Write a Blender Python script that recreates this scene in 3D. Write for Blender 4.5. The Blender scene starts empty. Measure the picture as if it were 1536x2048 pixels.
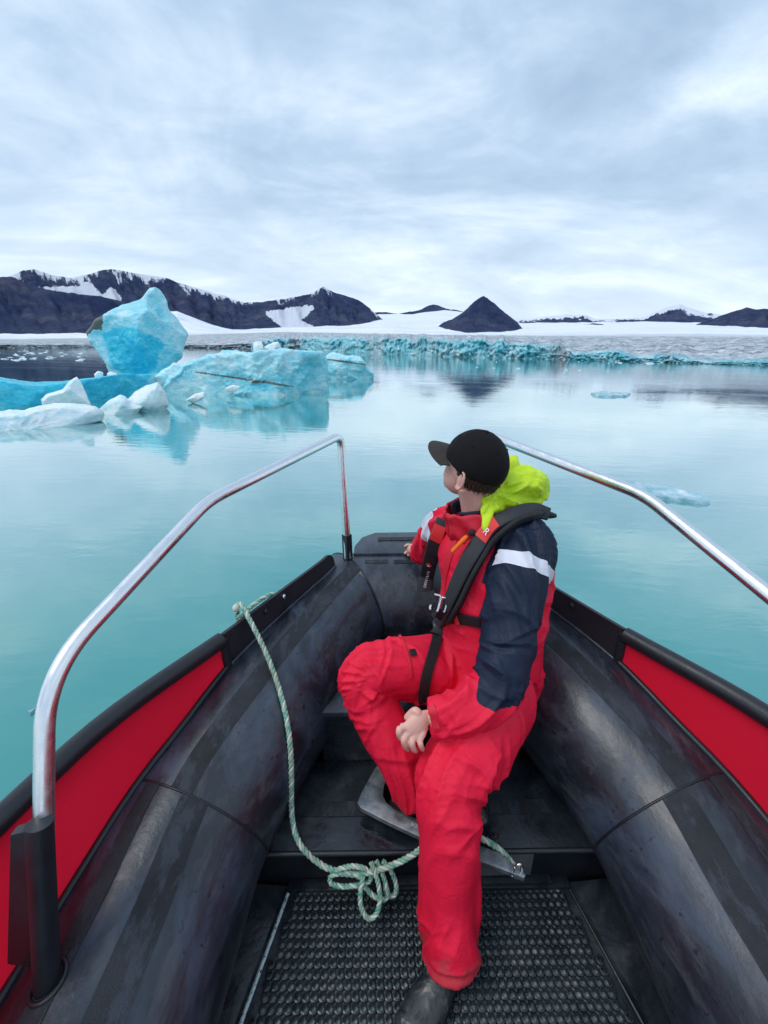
import bpy, bmesh, math, random
import numpy as np
from mathutils import Vector, Matrix, noise as mnoise
from mathutils.geometry import delaunay_2d_cdt

random.seed(7)
scene = bpy.context.scene
COL = scene.collection

# ------------------------------------------------------------------ camera
FOCAL = 850.0            # in pixels of the 1536 x 2048 picture
CAM_W = np.array([0.0, 0.0, 2.10])     # camera above the water
CAM_B = np.array([0.0, 0.0, 1.65])     # the same point above the boat's floor (boat frame)
XC = 0.13                              # centreline of the boat in its own frame

def cam_basis(pitch, roll):
    p, r = math.radians(pitch), math.radians(roll)
    fw = np.array([0, math.cos(p), -math.sin(p)])
    rt = np.array([1.0, 0, 0])
    up = np.cross(rt, fw)
    return (math.cos(r)*rt + math.sin(r)*up, math.cos(r)*up - math.sin(r)*rt, fw)
BW = cam_basis(20.9, 1.26)     # against the horizon
BB = cam_basis(20.9, -0.75)    # against the boat, which heels a little

def ray(b, px, py):
    return b[2] + b[0]*(px-768)/FOCAL - b[1]*(py-1024)/FOCAL
def PW(px, py, dist=None, z=None):     # world point on a sight line: at a ground distance or a height
    r = ray(BW, px, py)
    t = dist/math.hypot(r[0], r[1]) if dist is not None else (z-CAM_W[2])/r[2]
    return CAM_W + r*t
def PB(px, py, d=None, z=None, y=None):  # boat-frame point: at a depth, a height or a station y
    r = ray(BB, px, py)
    if z is not None: t = (z-CAM_B[2])/r[2]
    elif y is not None: t = y/r[1]
    else: t = d
    return CAM_B + r*t
def projw(v):
    v = np.asarray(v)-CAM_W
    w = v@BW[2]
    return 768+FOCAL*(v@BW[0])/w, 1024-FOCAL*(v@BW[1])/w

_M = np.array(BW).T @ np.array(BB)
BOAT = Matrix.Identity(4)
for i in range(3):
    for j in range(3): BOAT[i][j] = _M[i, j]
_t = CAM_W - _M@CAM_B
for i in range(3): BOAT[i][3] = _t[i]

cam_data = bpy.data.cameras.new('camera')
cam_data.sensor_fit = 'VERTICAL'
cam_data.sensor_height = 36.0
cam_data.lens = 36.0*FOCAL/2048
cam_data.clip_start = 0.02
cam_data.clip_end = 30000
cam = bpy.data.objects.new('camera', cam_data)
COL.objects.link(cam)
cm = Matrix.Identity(4)
for i in range(3):
    cm[i][0], cm[i][1], cm[i][2], cm[i][3] = BW[0][i], BW[1][i], -BW[2][i], CAM_W[i]
cam.matrix_world = cm
scene.camera = cam

# ------------------------------------------------------------------ node helpers
class NT:
    def __init__(s, tree): s.t = tree; tree.nodes.clear()
    def n(s, kind, **kw):
        nd = s.t.nodes.new(kind)
        for k, v in kw.items():
            if k.startswith('i_'): nd.inputs[k[2:].replace('_', ' ')].default_value = v
            else: setattr(nd, k, v)
        return nd
    def l(s, a, b): s.t.links.new(a, b)
    def math(s, op, a, b=None, c=None, clamp=False):
        nd = s.n('ShaderNodeMath', operation=op); nd.use_clamp = clamp
        for i, v in enumerate((a, b, c)):
            if v is None: continue
            if isinstance(v, (int, float)): nd.inputs[i].default_value = v
            else: s.l(v, nd.inputs[i])
        return nd.outputs[0]
    def ramp(s, fac, stops, interp='LINEAR'):
        nd = s.n('ShaderNodeValToRGB'); cr = nd.color_ramp; cr.interpolation = interp
        while len(cr.elements) < len(stops): cr.elements.new(0.5)
        for e, (p, c) in zip(cr.elements, stops):
            e.position = p
            e.color = (c, c, c, 1) if isinstance(c, (int, float)) else (*c, 1)
        s.l(fac, nd.inputs[0]); return nd.outputs[0]
    def mix(s, fac, a, b, blend='MIX'):
        nd = s.n('ShaderNodeMix', data_type='RGBA', blend_type=blend)
        for i, v in ((0, fac), (6, a), (7, b)):
            if isinstance(v, (int, float)): nd.inputs[i].default_value = v
            elif isinstance(v, tuple): nd.inputs[i].default_value = (*v, 1)
            else: s.l(v, nd.inputs[i])
        return nd.outputs[2]
    def noise(s, vec, scale, detail=4, rough=.55, dist=0.0, dim='3D'):
        nd = s.n('ShaderNodeTexNoise', noise_dimensions=dim)
        nd.inputs['Scale'].default_value = scale; nd.inputs['Detail'].default_value = detail
        nd.inputs['Roughness'].default_value = rough; nd.inputs['Distortion'].default_value = dist
        if vec is not None: s.l(vec, nd.inputs['Vector'])
        return nd.outputs[0]
    def vscale(s, vec, sc, rot=(0, 0, 0)):
        nd = s.n('ShaderNodeMapping'); nd.inputs['Scale'].default_value = sc; nd.inputs['Rotation'].default_value = rot
        s.l(vec, nd.inputs['Vector']); return nd.outputs[0]
    def bump(s, h, strength, dist=1.0, normal=None):
        nd = s.n('ShaderNodeBump'); nd.inputs['Strength'].default_value = strength; nd.inputs['Distance'].default_value = dist
        s.l(h, nd.inputs['Height'])
        if normal is not None: s.l(normal, nd.inputs['Normal'])
        return nd.outputs[0]
    def attr(s, name):
        nd = s.n('ShaderNodeAttribute', attribute_name=name); return nd.outputs['Fac']
    def obj(s): return s.n('ShaderNodeTexCoord').outputs['Object']

def material(name, build):
    m = bpy.data.materials.new(name); m.use_nodes = True
    nt = NT(m.node_tree)
    out = nt.n('ShaderNodeOutputMaterial')
    p = nt.n('ShaderNodeBsdfPrincipled')
    nt.l(p.outputs[0], out.inputs[0])
    build(nt, p)
    return m
def setp(nt, p, **kw):
    for k, v in kw.items():
        key = {'color': 'Base Color', 'rough': 'Roughness', 'metal': 'Metallic', 'normal': 'Normal', 'ior': 'IOR',
               'spec': 'Specular IOR Level', 'sss': 'Subsurface Weight', 'sheen': 'Sheen Weight', 'coat': 'Coat Weight',
               'trans': 'Transmission Weight'}[k]
        if isinstance(v, (int, float)): p.inputs[key].default_value = v
        elif isinstance(v, tuple): p.inputs[key].default_value = (*v, 1)
        else: nt.l(v, p.inputs[key])
def plain(name, color, rough=.5, metal=0.0, var=.25, scale=30, bump=0.0, bscale=200):
    def b(nt, p):
        o = nt.obj()
        f = nt.noise(o, scale, 4)
        c = nt.mix(f, tuple(x*(1-var) for x in color), tuple(min(1, x*(1+var)) for x in color))
        setp(nt, p, color=c, rough=nt.ramp(f, [(.3, max(.02, rough*.8)), (.7, min(1, rough*1.2))]), metal=metal)
        if bump: setp(nt, p, normal=nt.bump(nt.noise(o, bscale, 2), bump, .002))
    return material(name, b)

# ------------------------------------------------------------------ sky and sun
SUN_EL, SUN_ROT = math.radians(58), math.radians(-112)   # behind the cloud, high on the left
world = bpy.data.worlds.new('World'); scene.world = world; world.use_nodes = True
nt = NT(world.node_tree)
wo = nt.n('ShaderNodeOutputWorld'); bg = nt.n('ShaderNodeBackground'); nt.l(bg.outputs[0], wo.inputs[0])
sky = nt.n('ShaderNodeTexSky', sky_type='NISHITA'); sky.sun_disc = False
sky.sun_elevation = SUN_EL; sky.sun_rotation = SUN_ROT; sky.air_density = 1.2; sky.dust_density = 1.5
gen = nt.n('ShaderNodeTexCoord').outputs['Generated']
sep = nt.n('ShaderNodeSeparateXYZ'); nt.l(gen, sep.inputs[0])
zc = nt.math('ADD', nt.math('MAXIMUM', sep.outputs[2], 0.0), 0.24)
cx = nt.math('DIVIDE', sep.outputs[0], zc); cy = nt.math('DIVIDE', sep.outputs[1], zc)
cmb = nt.n('ShaderNodeCombineXYZ'); nt.l(cx, cmb.inputs[0]); nt.l(cy, cmb.inputs[1])
rot = nt.vscale(cmb.outputs[0], (1.0, 1.45, 1), (0, 0, math.radians(-32)))
n1 = nt.noise(rot, .72, 7, .55, 1.0)
n2 = nt.noise(nt.vscale(cmb.outputs[0], (1.2, 1.9, 1), (0, 0, math.radians(-38))), 2.0, 6, .58, .4)
cl = nt.math('ADD', nt.math('MULTIPLY', n1, .66), nt.math('MULTIPLY', n2, .34))
cloudcol = nt.ramp(cl, [(.36, (.30, .42, .58)), (.44, (.38, .51, .67)), (.50, (.48, .605, .75)), (.56, (.61, .72, .82)), (.65, (.88, .92, .93))])
# thin pale veil thickening towards the horizon, all the way round
veil = nt.ramp(sep.outputs[2], [(0.0, .80), (.10, .58), (.25, .20), (.5, .0)])
cloudcol = nt.mix(veil, cloudcol, (.63, .74, .85))
sc = nt.n('ShaderNodeVectorMath', operation='SCALE'); sc.inputs['Scale'].default_value = .10
nt.l(sky.outputs[0], sc.inputs[0])
cover = nt.ramp(n1, [(.30, .80), (.55, .97)])
nt.l(nt.mix(cover, sc.outputs[0], cloudcol), bg.inputs[0]); bg.inputs[1].default_value = 1.0

sun_d = bpy.data.lights.new('sun', 'SUN'); sun_d.energy = 1.0; sun_d.angle = math.radians(30); sun_d.color = (1, .97, .93)
sun = bpy.data.objects.new('sun', sun_d); COL.objects.link(sun)
sdir = Vector((math.sin(SUN_ROT)*math.cos(SUN_EL), math.cos(SUN_ROT)*math.cos(SUN_EL), math.sin(SUN_EL)))
sun.rotation_euler = sdir.to_track_quat('Z', 'Y').to_euler()

vs = scene.view_settings
vs.view_transform = 'Standard'; vs.look = 'None'; vs.exposure = 0.43; vs.gamma = 1.0; vs.use_curve_mapping = False
scene.cycles.use_denoising = True
scene.cycles.max_bounces = 6; scene.cycles.diffuse_bounces = 3; scene.cycles.glossy_bounces = 4
scene.cycles.caustics_reflective = False; scene.cycles.caustics_refractive = False

# ------------------------------------------------------------------ mesh helpers
def link(o, parent=None):
    COL.objects.link(o)
    if parent is not None: o.parent = parent
    return o
def mesh_obj(name, verts, faces, mat, parent=None, smooth=True, flat_angle=None):
    me = bpy.data.meshes.new(name)
    me.from_pydata([tuple(map(float, v)) for v in verts], [], [tuple(map(int, f)) for f in faces])
    me.update()
    if smooth:
        me.polygons.foreach_set('use_smooth', [True]*len(me.polygons))
        if flat_angle: me.set_sharp_from_angle(angle=math.radians(flat_angle))
    if mat is not None:
        for m in (mat if isinstance(mat, (list, tuple)) else [mat]): me.materials.append(m)
    return link(bpy.data.objects.new(name, me), parent)
def bm_obj(name, bm, mat, parent=None, smooth=False, angle=35):
    me = bpy.data.meshes.new(name); bm.normal_update(); bm.to_mesh(me); bm.free()
    if smooth:
        me.polygons.foreach_set('use_smooth', [True]*len(me.polygons)); me.set_sharp_from_angle(angle=math.radians(angle))
    if mat is not None: me.materials.append(mat)
    return link(bpy.data.objects.new(name, me), parent)
def empty(name, loc=(0, 0, 0), matrix=None):
    o = bpy.data.objects.new(name, None); COL.objects.link(o)
    o.empty_display_size = .1
    if matrix is not None: o.matrix_world = matrix
    else: o.location = loc
    return o
def tag(o, label=None, cat=None, group=None, kind=None):
    if label: o['label'] = label
    if cat: o['category'] = cat
    if group: o['group'] = group
    if kind: o['kind'] = kind
    return o
def add_attr(o, name, vals):
    a = o.data.attributes.new(name, 'FLOAT', 'POINT'); a.data.foreach_set('value', np.asarray(vals, dtype=np.float32))
def catmull(pts, n):
    P = [np.asarray(p, float) for p in pts]
    P = [2*P[0]-P[1]]+P+[2*P[-1]-P[-2]]
    out = []
    for i in range(1, len(P)-2):
        for k in range(n):
            t = k/n
            out.append(.5*((2*P[i])+(-P[i-1]+P[i+1])*t+(2*P[i-1]-5*P[i]+4*P[i+1]-P[i+2])*t*t+(-P[i-1]+3*P[i]-3*P[i+1]+P[i+2])*t**3))
    out.append(P[-2]); return np.array(out)
def frames(path, up=(0, 0, 1)):
    path = np.asarray(path, float); n = len(path)
    T = np.gradient(path, axis=0); T /= np.linalg.norm(T, axis=1)[:, None]
    N = np.zeros_like(path); v = np.asarray(up, float)
    if abs(v@T[0]) > .95: v = np.array([0, 1.0, 0]) if abs(T[0][1]) < .9 else np.array([1.0, 0, 0])
    v = v-T[0]*(v@T[0]); N[0] = v/np.linalg.norm(v)
    for i in range(1, n):
        v = N[i-1]-T[i]*(N[i-1]@T[i]); N[i] = v/np.linalg.norm(v)
    return T, N, np.cross(T, N)
def sweep_data(path, rad, seg=12, cap=True, flat=1.0, up=(0, 0, 1)):
    path = np.asarray(path, float); T, N, B = frames(path, up)
    rad = np.broadcast_to(np.asarray(rad, float), (len(path),))
    a = np.linspace(0, 2*np.pi, seg, endpoint=False)
    V = (path[:, None]+rad[:, None, None]*(np.cos(a)[None, :, None]*N[:, None]*flat+np.sin(a)[None, :, None]*B[:, None])).reshape(-1, 3)
    F = []
    for i in range(len(path)-1):
        for j in range(seg):
            k = (j+1) % seg
            F.append((i*seg+j, i*seg+k, (i+1)*seg+k, (i+1)*seg+j))
    if cap:
        F.append(tuple(range(seg-1, -1, -1))); F.append(tuple((len(path)-1)*seg+j for j in range(seg)))
    return V, F
def sweep(name, path, rad, mat, parent=None, seg=12, flat=1.0, up=(0, 0, 1)):
    V, F = sweep_data(path, rad, seg, True, flat, up)
    return mesh_obj(name, V, F, mat, parent, True, 50)
def fillet(pts, r, n=8):
    pts = [np.asarray(p, float) for p in pts]; out = [pts[0]]
    for i in range(1, len(pts)-1):
        a, b, c = pts[i-1], pts[i], pts[i+1]
        rr = r[i-1] if isinstance(r, (list, tuple)) else r
        da, dc = (a-b)/np.linalg.norm(a-b), (c-b)/np.linalg.norm(c-b)
        p0, p1 = b+da*rr, b+dc*rr
        for k in range(n+1):
            t = k/n; out.append((1-t)**2*p0+2*t*(1-t)*b+t*t*p1)
    out.append(pts[-1]); return np.array(out)
def densify(path, step):
    path = np.asarray(path, float)
    s = np.concatenate([[0], np.cumsum(np.linalg.norm(np.diff(path, axis=0), axis=1))])
    n = max(2, int(s[-1]/step)+1); t = np.linspace(0, s[-1], n)
    return np.stack([np.interp(t, s, path[:, k]) for k in range(3)], 1)
def box_bm(bm, lo, hi, bevel=0.0, mat4=None):
    r = bmesh.ops.create_cube(bm, size=1.0)
    lo, hi = Vector(lo), Vector(hi)
    M = Matrix.Translation((lo+hi)/2) @ Matrix.Diagonal((*(hi-lo), 1))
    if mat4 is not None: M = mat4 @ M
    bmesh.ops.transform(bm, matrix=M, verts=r['verts'])
    if bevel:
        ed = list({e for v in r['verts'] for e in v.link_edges})
        bmesh.ops.bevel(bm, geom=ed, offset=bevel, segments=2, affect='EDGES', profile=.6)
def box(name, lo, hi, mat, parent=None, bevel=0.004, mat4=None):
    bm = bmesh.new(); box_bm(bm, lo, hi, bevel, mat4); return bm_obj(name, bm, mat, parent, True, 40)
def prism(name, poly, zoff, mat, parent=None, bevel=0.002, axis=None):
    """a flat outline (3-D points on one plane) given a thickness along zoff"""
    bm = bmesh.new(); z = Vector(zoff)
    vs_ = [bm.verts.new(Vector(p)) for p in poly]
    f = bm.faces.new(vs_); r = bmesh.ops.extrude_face_region(bm, geom=[f])
    bmesh.ops.translate(bm, vec=z, verts=[g for g in r['geom'] if isinstance(g, bmesh.types.BMVert)])
    bmesh.ops.recalc_face_normals(bm, faces=bm.faces[:])
    if bevel: bmesh.ops.bevel(bm, geom=[e for e in bm.edges if e.calc_face_angle(0) > .9], offset=bevel, segments=2, affect='EDGES', profile=.6)
    return bm_obj(name, bm, mat, parent, True, 30)
def grid_obj(name, V, nr, nc, mat, parent=None, smooth=True):
    i = np.arange(nr-1)[:, None]*nc+np.arange(nc-1)[None]
    F = np.stack([i, i+1, i+nc+1, i+nc], -1).reshape(-1, 4)
    me = bpy.data.meshes.new(name)
    me.vertices.add(len(V)); me.vertices.foreach_set('co', np.asarray(V, np.float32).ravel())
    me.loops.add(F.size); me.loops.foreach_set('vertex_index', F.ravel().astype(np.int32))
    me.polygons.add(len(F)); me.polygons.foreach_set('loop_start', np.arange(0, F.size, 4, dtype=np.int32))
    me.update(calc_edges=True); me.validate()
    if smooth: me.polygons.foreach_set('use_smooth', [True]*len(me.polygons))
    me.materials.append(mat)
    return link(bpy.data.objects.new(name, me), parent)
def fbm(x, y, z=0.0, H=.9, lac=2.1, octv=5):
    return mnoise.fractal((x, y, z), H, lac, octv)
def ridged(x, y, z=0.0, octv=5):
    return mnoise.ridged_multi_fractal((x, y, z), .9, 2.1, octv, .9, 1.9)
def in_poly(px, py, poly):
    px, py = np.asarray(px), np.asarray(py); ins = np.zeros(px.shape, bool); n = len(poly)
    for i in range(n):
        (x0, y0), (x1, y1) = poly[i], poly[(i+1) % n]
        c = ((y0 > py) != (y1 > py)) & (px < (x1-x0)*(py-y0)/((y1-y0) or 1e-9)+x0)
        ins ^= c
    return ins

# ================================================================== THE SETTING
# ---- water
def _water(nt, p):
    g = nt.n('ShaderNodeNewGeometry').outputs['Position']
    a = nt.noise(nt.vscale(g, (.9, 2.2, 1), (0, 0, .12)), 2.2, 3, .55, .3)
    b = nt.noise(nt.vscale(g, (.35, 1.0, 1), (0, 0, -.2)), 1.0, 3, .5, .2)
    c = nt.noise(nt.vscale(g, (.05, .16, 1)), .5, 2, .5)
    patch = nt.ramp(nt.noise(nt.vscale(g, (.10, .28, 1), (0, 0, .3)), 1.0, 3, .55), [(.38, .25), (.62, 1.0)])
    h = nt.math('ADD', nt.math('MULTIPLY', nt.math('MULTIPLY', a, patch), .0045), nt.math('ADD', nt.math('MULTIPLY', b, .0045), nt.math('MULTIPLY', c, .012)))
    n = nt.bump(h, 1.0, 1.0)
    d = nt.noise(nt.vscale(g, (.12, .2, 1)), 1.0, 4)
    col = nt.mix(d, (.040, .262, .258), (.056, .31, .30))
    # body colour under a mirror surface whose strength follows the angle of view (calm silty water)
    lw = nt.n('ShaderNodeLayerWeight'); lw.inputs['Blend'].default_value = .5; nt.l(n, lw.inputs['Normal'])
    fr = nt.ramp(lw.outputs['Facing'], [(0.0, .03), (.2, .04), (.40, .10), (.55, .25), (.68, .50), (.82, .80), (.95, .96)])
    setp(nt, p, color=col, rough=.6, spec=0.0, normal=n)
    gl = nt.n('ShaderNodeBsdfGlossy'); gl.inputs['Roughness'].default_value = .04; gl.inputs['Color'].default_value = (.93, .975, .97, 1); nt.l(n, gl.inputs['Normal'])
    mx = nt.n('ShaderNodeMixShader'); nt.l(fr, mx.inputs[0]); nt.l(p.outputs[0], mx.inputs[1]); nt.l(gl.outputs[0], mx.inputs[2])
    nt.l(mx.outputs[0], [x for x in nt.t.nodes if x.type == 'OUTPUT_MATERIAL'][0].inputs[0])
M_WATER = material('glacial_water', _water)
water = mesh_obj('water', [(-9000, -3000, 0), (9000, -3000, 0), (9000, 9000, 0), (-9000, 9000, 0)], [(0, 1, 2, 3)], M_WATER, smooth=False)
tag(water, 'calm milky turquoise glacial lagoon', kind='structure')

# ---- mountains
def _rock(nt, p):
    g = nt.n('ShaderNodeNewGeometry').outputs['Position']
    n1 = nt.noise(g, .008, 6, .6); n2 = nt.noise(g, .03, 5, .65)
    f = nt.math('ADD', nt.math('MULTIPLY', n1, .5), nt.math('MULTIPLY', n2, .5))
    rock = nt.ramp(f, [(.34, (.014, .026, .072)), (.45, (.028, .044, .108)), (.53, (.048, .062, .125)), (.64, (.095, .100, .145))])  # blue haze of distance is put into these rock tones
    gx, gh, st, sn = nt.attr('gx'), nt.attr('gh'), nt.attr('streak'), nt.attr('snow')
    cb = nt.n('ShaderNodeCombineXYZ'); nt.l(nt.math('MULTIPLY', gx, .11), cb.inputs[0]); nt.l(nt.math('ADD', nt.math('MULTIPLY', gh, 3.2), nt.math('MULTIPLY', gx, .03)), cb.inputs[1])
    ns = nt.noise(cb.outputs[0], 1.0, 6, .68, .5)
    gm = nt.n('ShaderNodeCombineXYZ'); nt.l(nt.math('MULTIPLY', gx, .022), gm.inputs[0]); nt.l(nt.math('MULTIPLY', gh, 1.2), gm.inputs[1])
    st = nt.math('SUBTRACT', st, nt.math('MULTIPLY', nt.ramp(nt.noise(gm.outputs[0], 1.0, 3, .6), [(.40, 1.0), (.56, 0.0)]), .20))
    ns = nt.math('ADD', nt.math('MULTIPLY', ns, .6), nt.math('MULTIPLY', nt.noise(g, .022, 7, .75), .4))
    # streaks get soft edges from a ramp instead of a hard cut
    streak = nt.ramp(nt.math('SUBTRACT', nt.math('ADD', ns, st), .5), [(.50, 0.0), (.57, 1.0)])
    patch = nt.ramp(nt.math('ADD', sn, nt.math('MULTIPLY', nt.math('SUBTRACT', nt.noise(g, .016, 7, .75), .5), 1.9)), [(.46, 0.0), (.54, 1.0)])
    s = nt.math('MAXIMUM', streak, patch)
    snowc = nt.mix(n2, (.62, .68, .80), (.80, .82, .90))
    setp(nt, p, color=nt.mix(s, rock, snowc), rough=.9, spec=.1, normal=nt.bump(nt.noise(g, .03, 7, .75), 1.0, 16.0))
M_ROCK = material('hazy_mountain_rock', _rock)

def mountain(profile, base, D, df, seed, streak=0.0, snow=(), nc=260, nr=47, rough=.05, label=None, spow=1.8):
    xs = np.array([p[0] for p in profile], float); ys = np.array([p[1] for p in profile], float)
    cols = np.linspace(xs[0], xs[-1], nc); ridge = np.interp(cols, xs, ys)
    # wear the polyline's corners into a craggy skyline
    for k, c in enumerate(cols):
        ridge[k] -= (fbm(c*.05, seed, 1)*1.3+fbm(c*.22, seed, 4)*.55)*min(1, k/6, (nc-1-k)/6)
    W = np.sign(np.linspace(-1, 1, nr))*np.abs(np.linspace(-1, 1, nr))**1.25
    V = np.zeros((nr, nc, 3)); gh = np.zeros((nr, nc)); gx = np.zeros((nr, nc))
    bxs = [b[0] for b in base]; bys = [b[1] for b in base]
    for j in range(nc):
        pr = PW(cols[j], ridge[j], dist=D); dirx = pr[:2]/D
        pb = PW(cols[j], np.interp(cols[j], bxs, bys), dist=D*(1-df)); zb = min(pb[2], pr[2]-1)
        H = pr[2]-zb
        for i in range(nr):
            w = W[i]; a = abs(w)
            sx = cols[j]*.02+seed*7
            g = ridged(sx*1.3+w*.5, w*.6+seed, 0, 4)*.5
            wob = fbm(sx*.7, w*2+seed, 3, octv=4)
            dist = D*(1+w*df*(1+.25*wob*(1-a)))
            z = zb+H*max(0, 1-a)**(1.05+.2*wob)
            z -= H*min(1, a*5)*(1-a)*g*.42
            z += H*rough*fbm(sx*4, w*9, seed)*min(1, a*6)*(1-a)
            if w > 0: z = min(z, zb+H*(1-a*.5))
            if a == 1: z -= 12
            V[i, j] = (*(dirx*dist), z); gh[i, j] = max(0, (z-zb)/max(H, 1)); gx[i, j] = cols[j]
    o = grid_obj('mountain', V.reshape(-1, 3), nr, nc, M_ROCK)
    px, py = projw(V.reshape(-1, 3))
    sn = np.zeros(nr*nc)
    for poly in snow: sn[in_poly(px, py, poly)] = 1
    sn = sn.reshape(nr, nc); s2 = sn.copy()
    for _ in range(2): s2[1:-1, 1:-1] = (s2[1:-1, 1:-1]*2+s2[:-2, 1:-1]+s2[2:, 1:-1]+s2[1:-1, :-2]+s2[1:-1, 2:])/6
    add_attr(o, 'snow', s2.ravel())
    hh = np.interp(gx.ravel(), xs, ys)
    st = np.full(nr*nc, -1.0)
    if streak: st = streak*(gh.ravel()**spow)*.95
    add_attr(o, 'streak', st); add_attr(o, 'gx', gx.ravel()); add_attr(o, 'gh', gh.ravel())
    tag(o, label, kind='structure'); return o

flat = lambda y: [(-400, y), (2000, y)]
mountain([(1020, 640), (1060, 638), (1100, 632), (1130, 629), (1170, 630), (1190, 637), (1230, 638), (1275, 636), (1292, 634), (1310, 624), (1335, 614), (1360, 608), (1380, 616), (1400, 623), (1430, 627), (1460, 634), (1540, 642)],
         flat(650), 5200, .12, 3, streak=.82, spow=.8, label='distant snow streaked range beyond the ice plateau')
mountain([(730, 626), (760, 624), (800, 627), (840, 620), (858, 611), (868, 609), (880, 612), (900, 619), (935, 624)], flat(632), 4600, .1, 5, streak=.25, nc=160, label='low dark far ridge with a blunt summit')
mountain([(-1500, 640), (-1100, 606), (-800, 590), (-520, 560), (-350, 572), (-200, 560), (-60, 562), (10, 556), (30, 548), (48, 540), (70, 539), (100, 549), (140, 556), (175, 549), (200, 541), (225, 538), (260, 545), (300, 551), (335, 556), (355, 565), (372, 570), (400, 578), (450, 592), (500, 614), (540, 639), (580, 668)],
         [(-1500, 644), (0, 676), (2000, 676)], 2600, .28, 1, streak=.72, nc=520, nr=65, rough=.04,
         snow=[[(60, 568), (100, 574), (150, 570), (183, 563), (190, 580), (206, 588), (225, 574), (245, 600), (230, 604), (190, 592), (140, 586), (90, 582)],
               [(408, 584), (440, 592), (475, 606), (505, 614), (490, 620), (455, 608), (425, 594)]], label='broad dark mountain with a snow filled cirque')
mountain([(-1500, 646), (-1000, 622), (-650, 592), (-300, 562), (-120, 556), (0, 554), (25, 553), (60, 571), (100, 580), (150, 588), (200, 592), (245, 603), (290, 622), (320, 644), (350, 672)],
         [(-1500, 648), (0, 681), (2000, 681)], 1900, .22, 2, nc=340, rough=.03, label='bare dark hill in front of the cirque')
mountain([(430, 590), (455, 596), (490, 605), (525, 604), (560, 598), (600, 592), (622, 588), (636, 579), (647, 574), (660, 581), (680, 588), (700, 594), (720, 602), (742, 618), (768, 642), (792, 668)],
         flat(671), 2300, .25, 4, streak=.60, nc=300,
         snow=[[(528, 626), (570, 616), (622, 611), (634, 614), (618, 628), (602, 640), (625, 652), (655, 663), (600, 668), (575, 664), (552, 645)]], label='dark rounded mountain with a snow gully on its left')
mountain([(862, 668), (872, 656), (885, 646), (905, 638), (925, 625), (945, 606), (960, 595), (967, 591), (974, 595), (1000, 617), (1015, 629), (1035, 645), (1052, 666)],
         flat(671), 1500, .22, 6, streak=.56, spow=5.0, nc=220, label='dark pyramid shaped peak with a pale tip')
mountain([(1365, 660), (1400, 646), (1440, 632), (1470, 622), (1493, 615), (1512, 618), (1540, 618), (1600, 612), (1750, 600), (1950, 622), (2200, 650), (2700, 725)],
         [(1000, 666), (1600, 668), (2800, 735)], 2400, .25, 8, streak=.52, nc=220, label='dark mountain at the right edge')
mountain([(1150, 655), (1170, 649), (1185, 647), (1203, 648), (1232, 657)], flat(658), 2100, .06, 9, nc=60, nr=17, label='small rock island in the ice plateau')

# ---- glacier: one sheet from the water up over the crevassed front to the plateau
def _glacier(nt, p):
    g = nt.n('ShaderNodeNewGeometry').outputs['Position']
    cl, up = nt.attr('cliff'), nt.attr('upper')
    bl = nt.attr('blue')
    v = nt.noise(nt.vscale(g, (.10, .12, .12)), 1.0, 6, .62, 1.6)
    w = nt.noise(nt.vscale(g, (1.6, 1.6, .30)), 1.0, 5, .7, .7)
    blue = nt.ramp(nt.math('ADD', nt.math('MULTIPLY', v, .6), nt.math('MULTIPLY', w, .4)), [(.36, (.05, .24, .32)), (.43, (.09, .43, .54)), (.49, (.18, .56, .65)), (.56, (.46, .69, .75)), (.66, (.64, .73, .78))])
    d = nt.noise(nt.vscale(g, (.16, .30, .4)), 1.0, 6, .72, .6)
    dirty = nt.ramp(d, [(.36, (.11, .12, .16)), (.44, (.26, .30, .34)), (.52, (.42, .46, .50)), (.64, (.66, .70, .74))])
    s = nt.noise(nt.vscale(g, (.004, .02, .05)), 1.0, 5, .6)
    snow = nt.ramp(s, [(.35, (.62, .68, .78)), (.6, (.84, .86, .91))])
    c = nt.mix(up, dirty, snow)
    c = nt.mix(nt.math('MULTIPLY', cl, bl), c, blue)
    setp(nt, p, color=c, rough=.6, spec=.3, normal=nt.bump(nt.noise(g, .8, 6, .7), .7, .5))
M_GLACIER = material('glacier_ice', _glacier)
def lerp(tab, x): return float(np.interp(x, [t[0] for t in tab], [t[1] for t in tab]))
WL = [(-1600, 671), (-400, 692), (0, 696), (200, 694), (400, 693.5), (480, 694.5), (560, 699), (700, 705), (870, 713), (1000, 716.5), (1100, 719), (1200, 721.5), (1300, 724.5), (1400, 727.5), (1536, 731.5), (2000, 745), (2800, 765)]
CT = [(-1600, 662), (-400, 684), (0, 688), (200, 688), (400, 689), (480, 686), (530, 678), (570, 674), (700, 673), (870, 675), (960, 678), (1020, 683), (1060, 686), (1100, 688), (1130, 689), (1150, 698), (1170, 708), (1195, 706), (1225, 702), (1255, 701), (1285, 713), (1320, 716), (1350, 710), (1380, 713), (1410, 720), (1450, 725), (1536, 724), (2000, 735), (2800, 755)]
P2 = [(-1600, 650), (-400, 674), (0, 678), (300, 674), (400, 668), (560, 664), (700, 667), (870, 670), (1100, 672), (1536, 671), (2000, 680), (2800, 706)]
P3 = [(-1600, 646), (-400, 671), (250, 668), (320, 622), (350, 622), (400, 642), (460, 662), (560, 661), (700, 663), (790, 662), (860, 667), (940, 668), (1060, 663), (1150, 660), (1300, 655), (1536, 663), (2000, 668), (2800, 698)]
P4 = [(-1600, 643), (-400, 668), (300, 660), (480, 655), (700, 640), (760, 628), (830, 628), (890, 620), (940, 626), (1000, 642), (1060, 646), (1300, 643), (1536, 648), (2000, 655), (2800, 690)]
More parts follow.
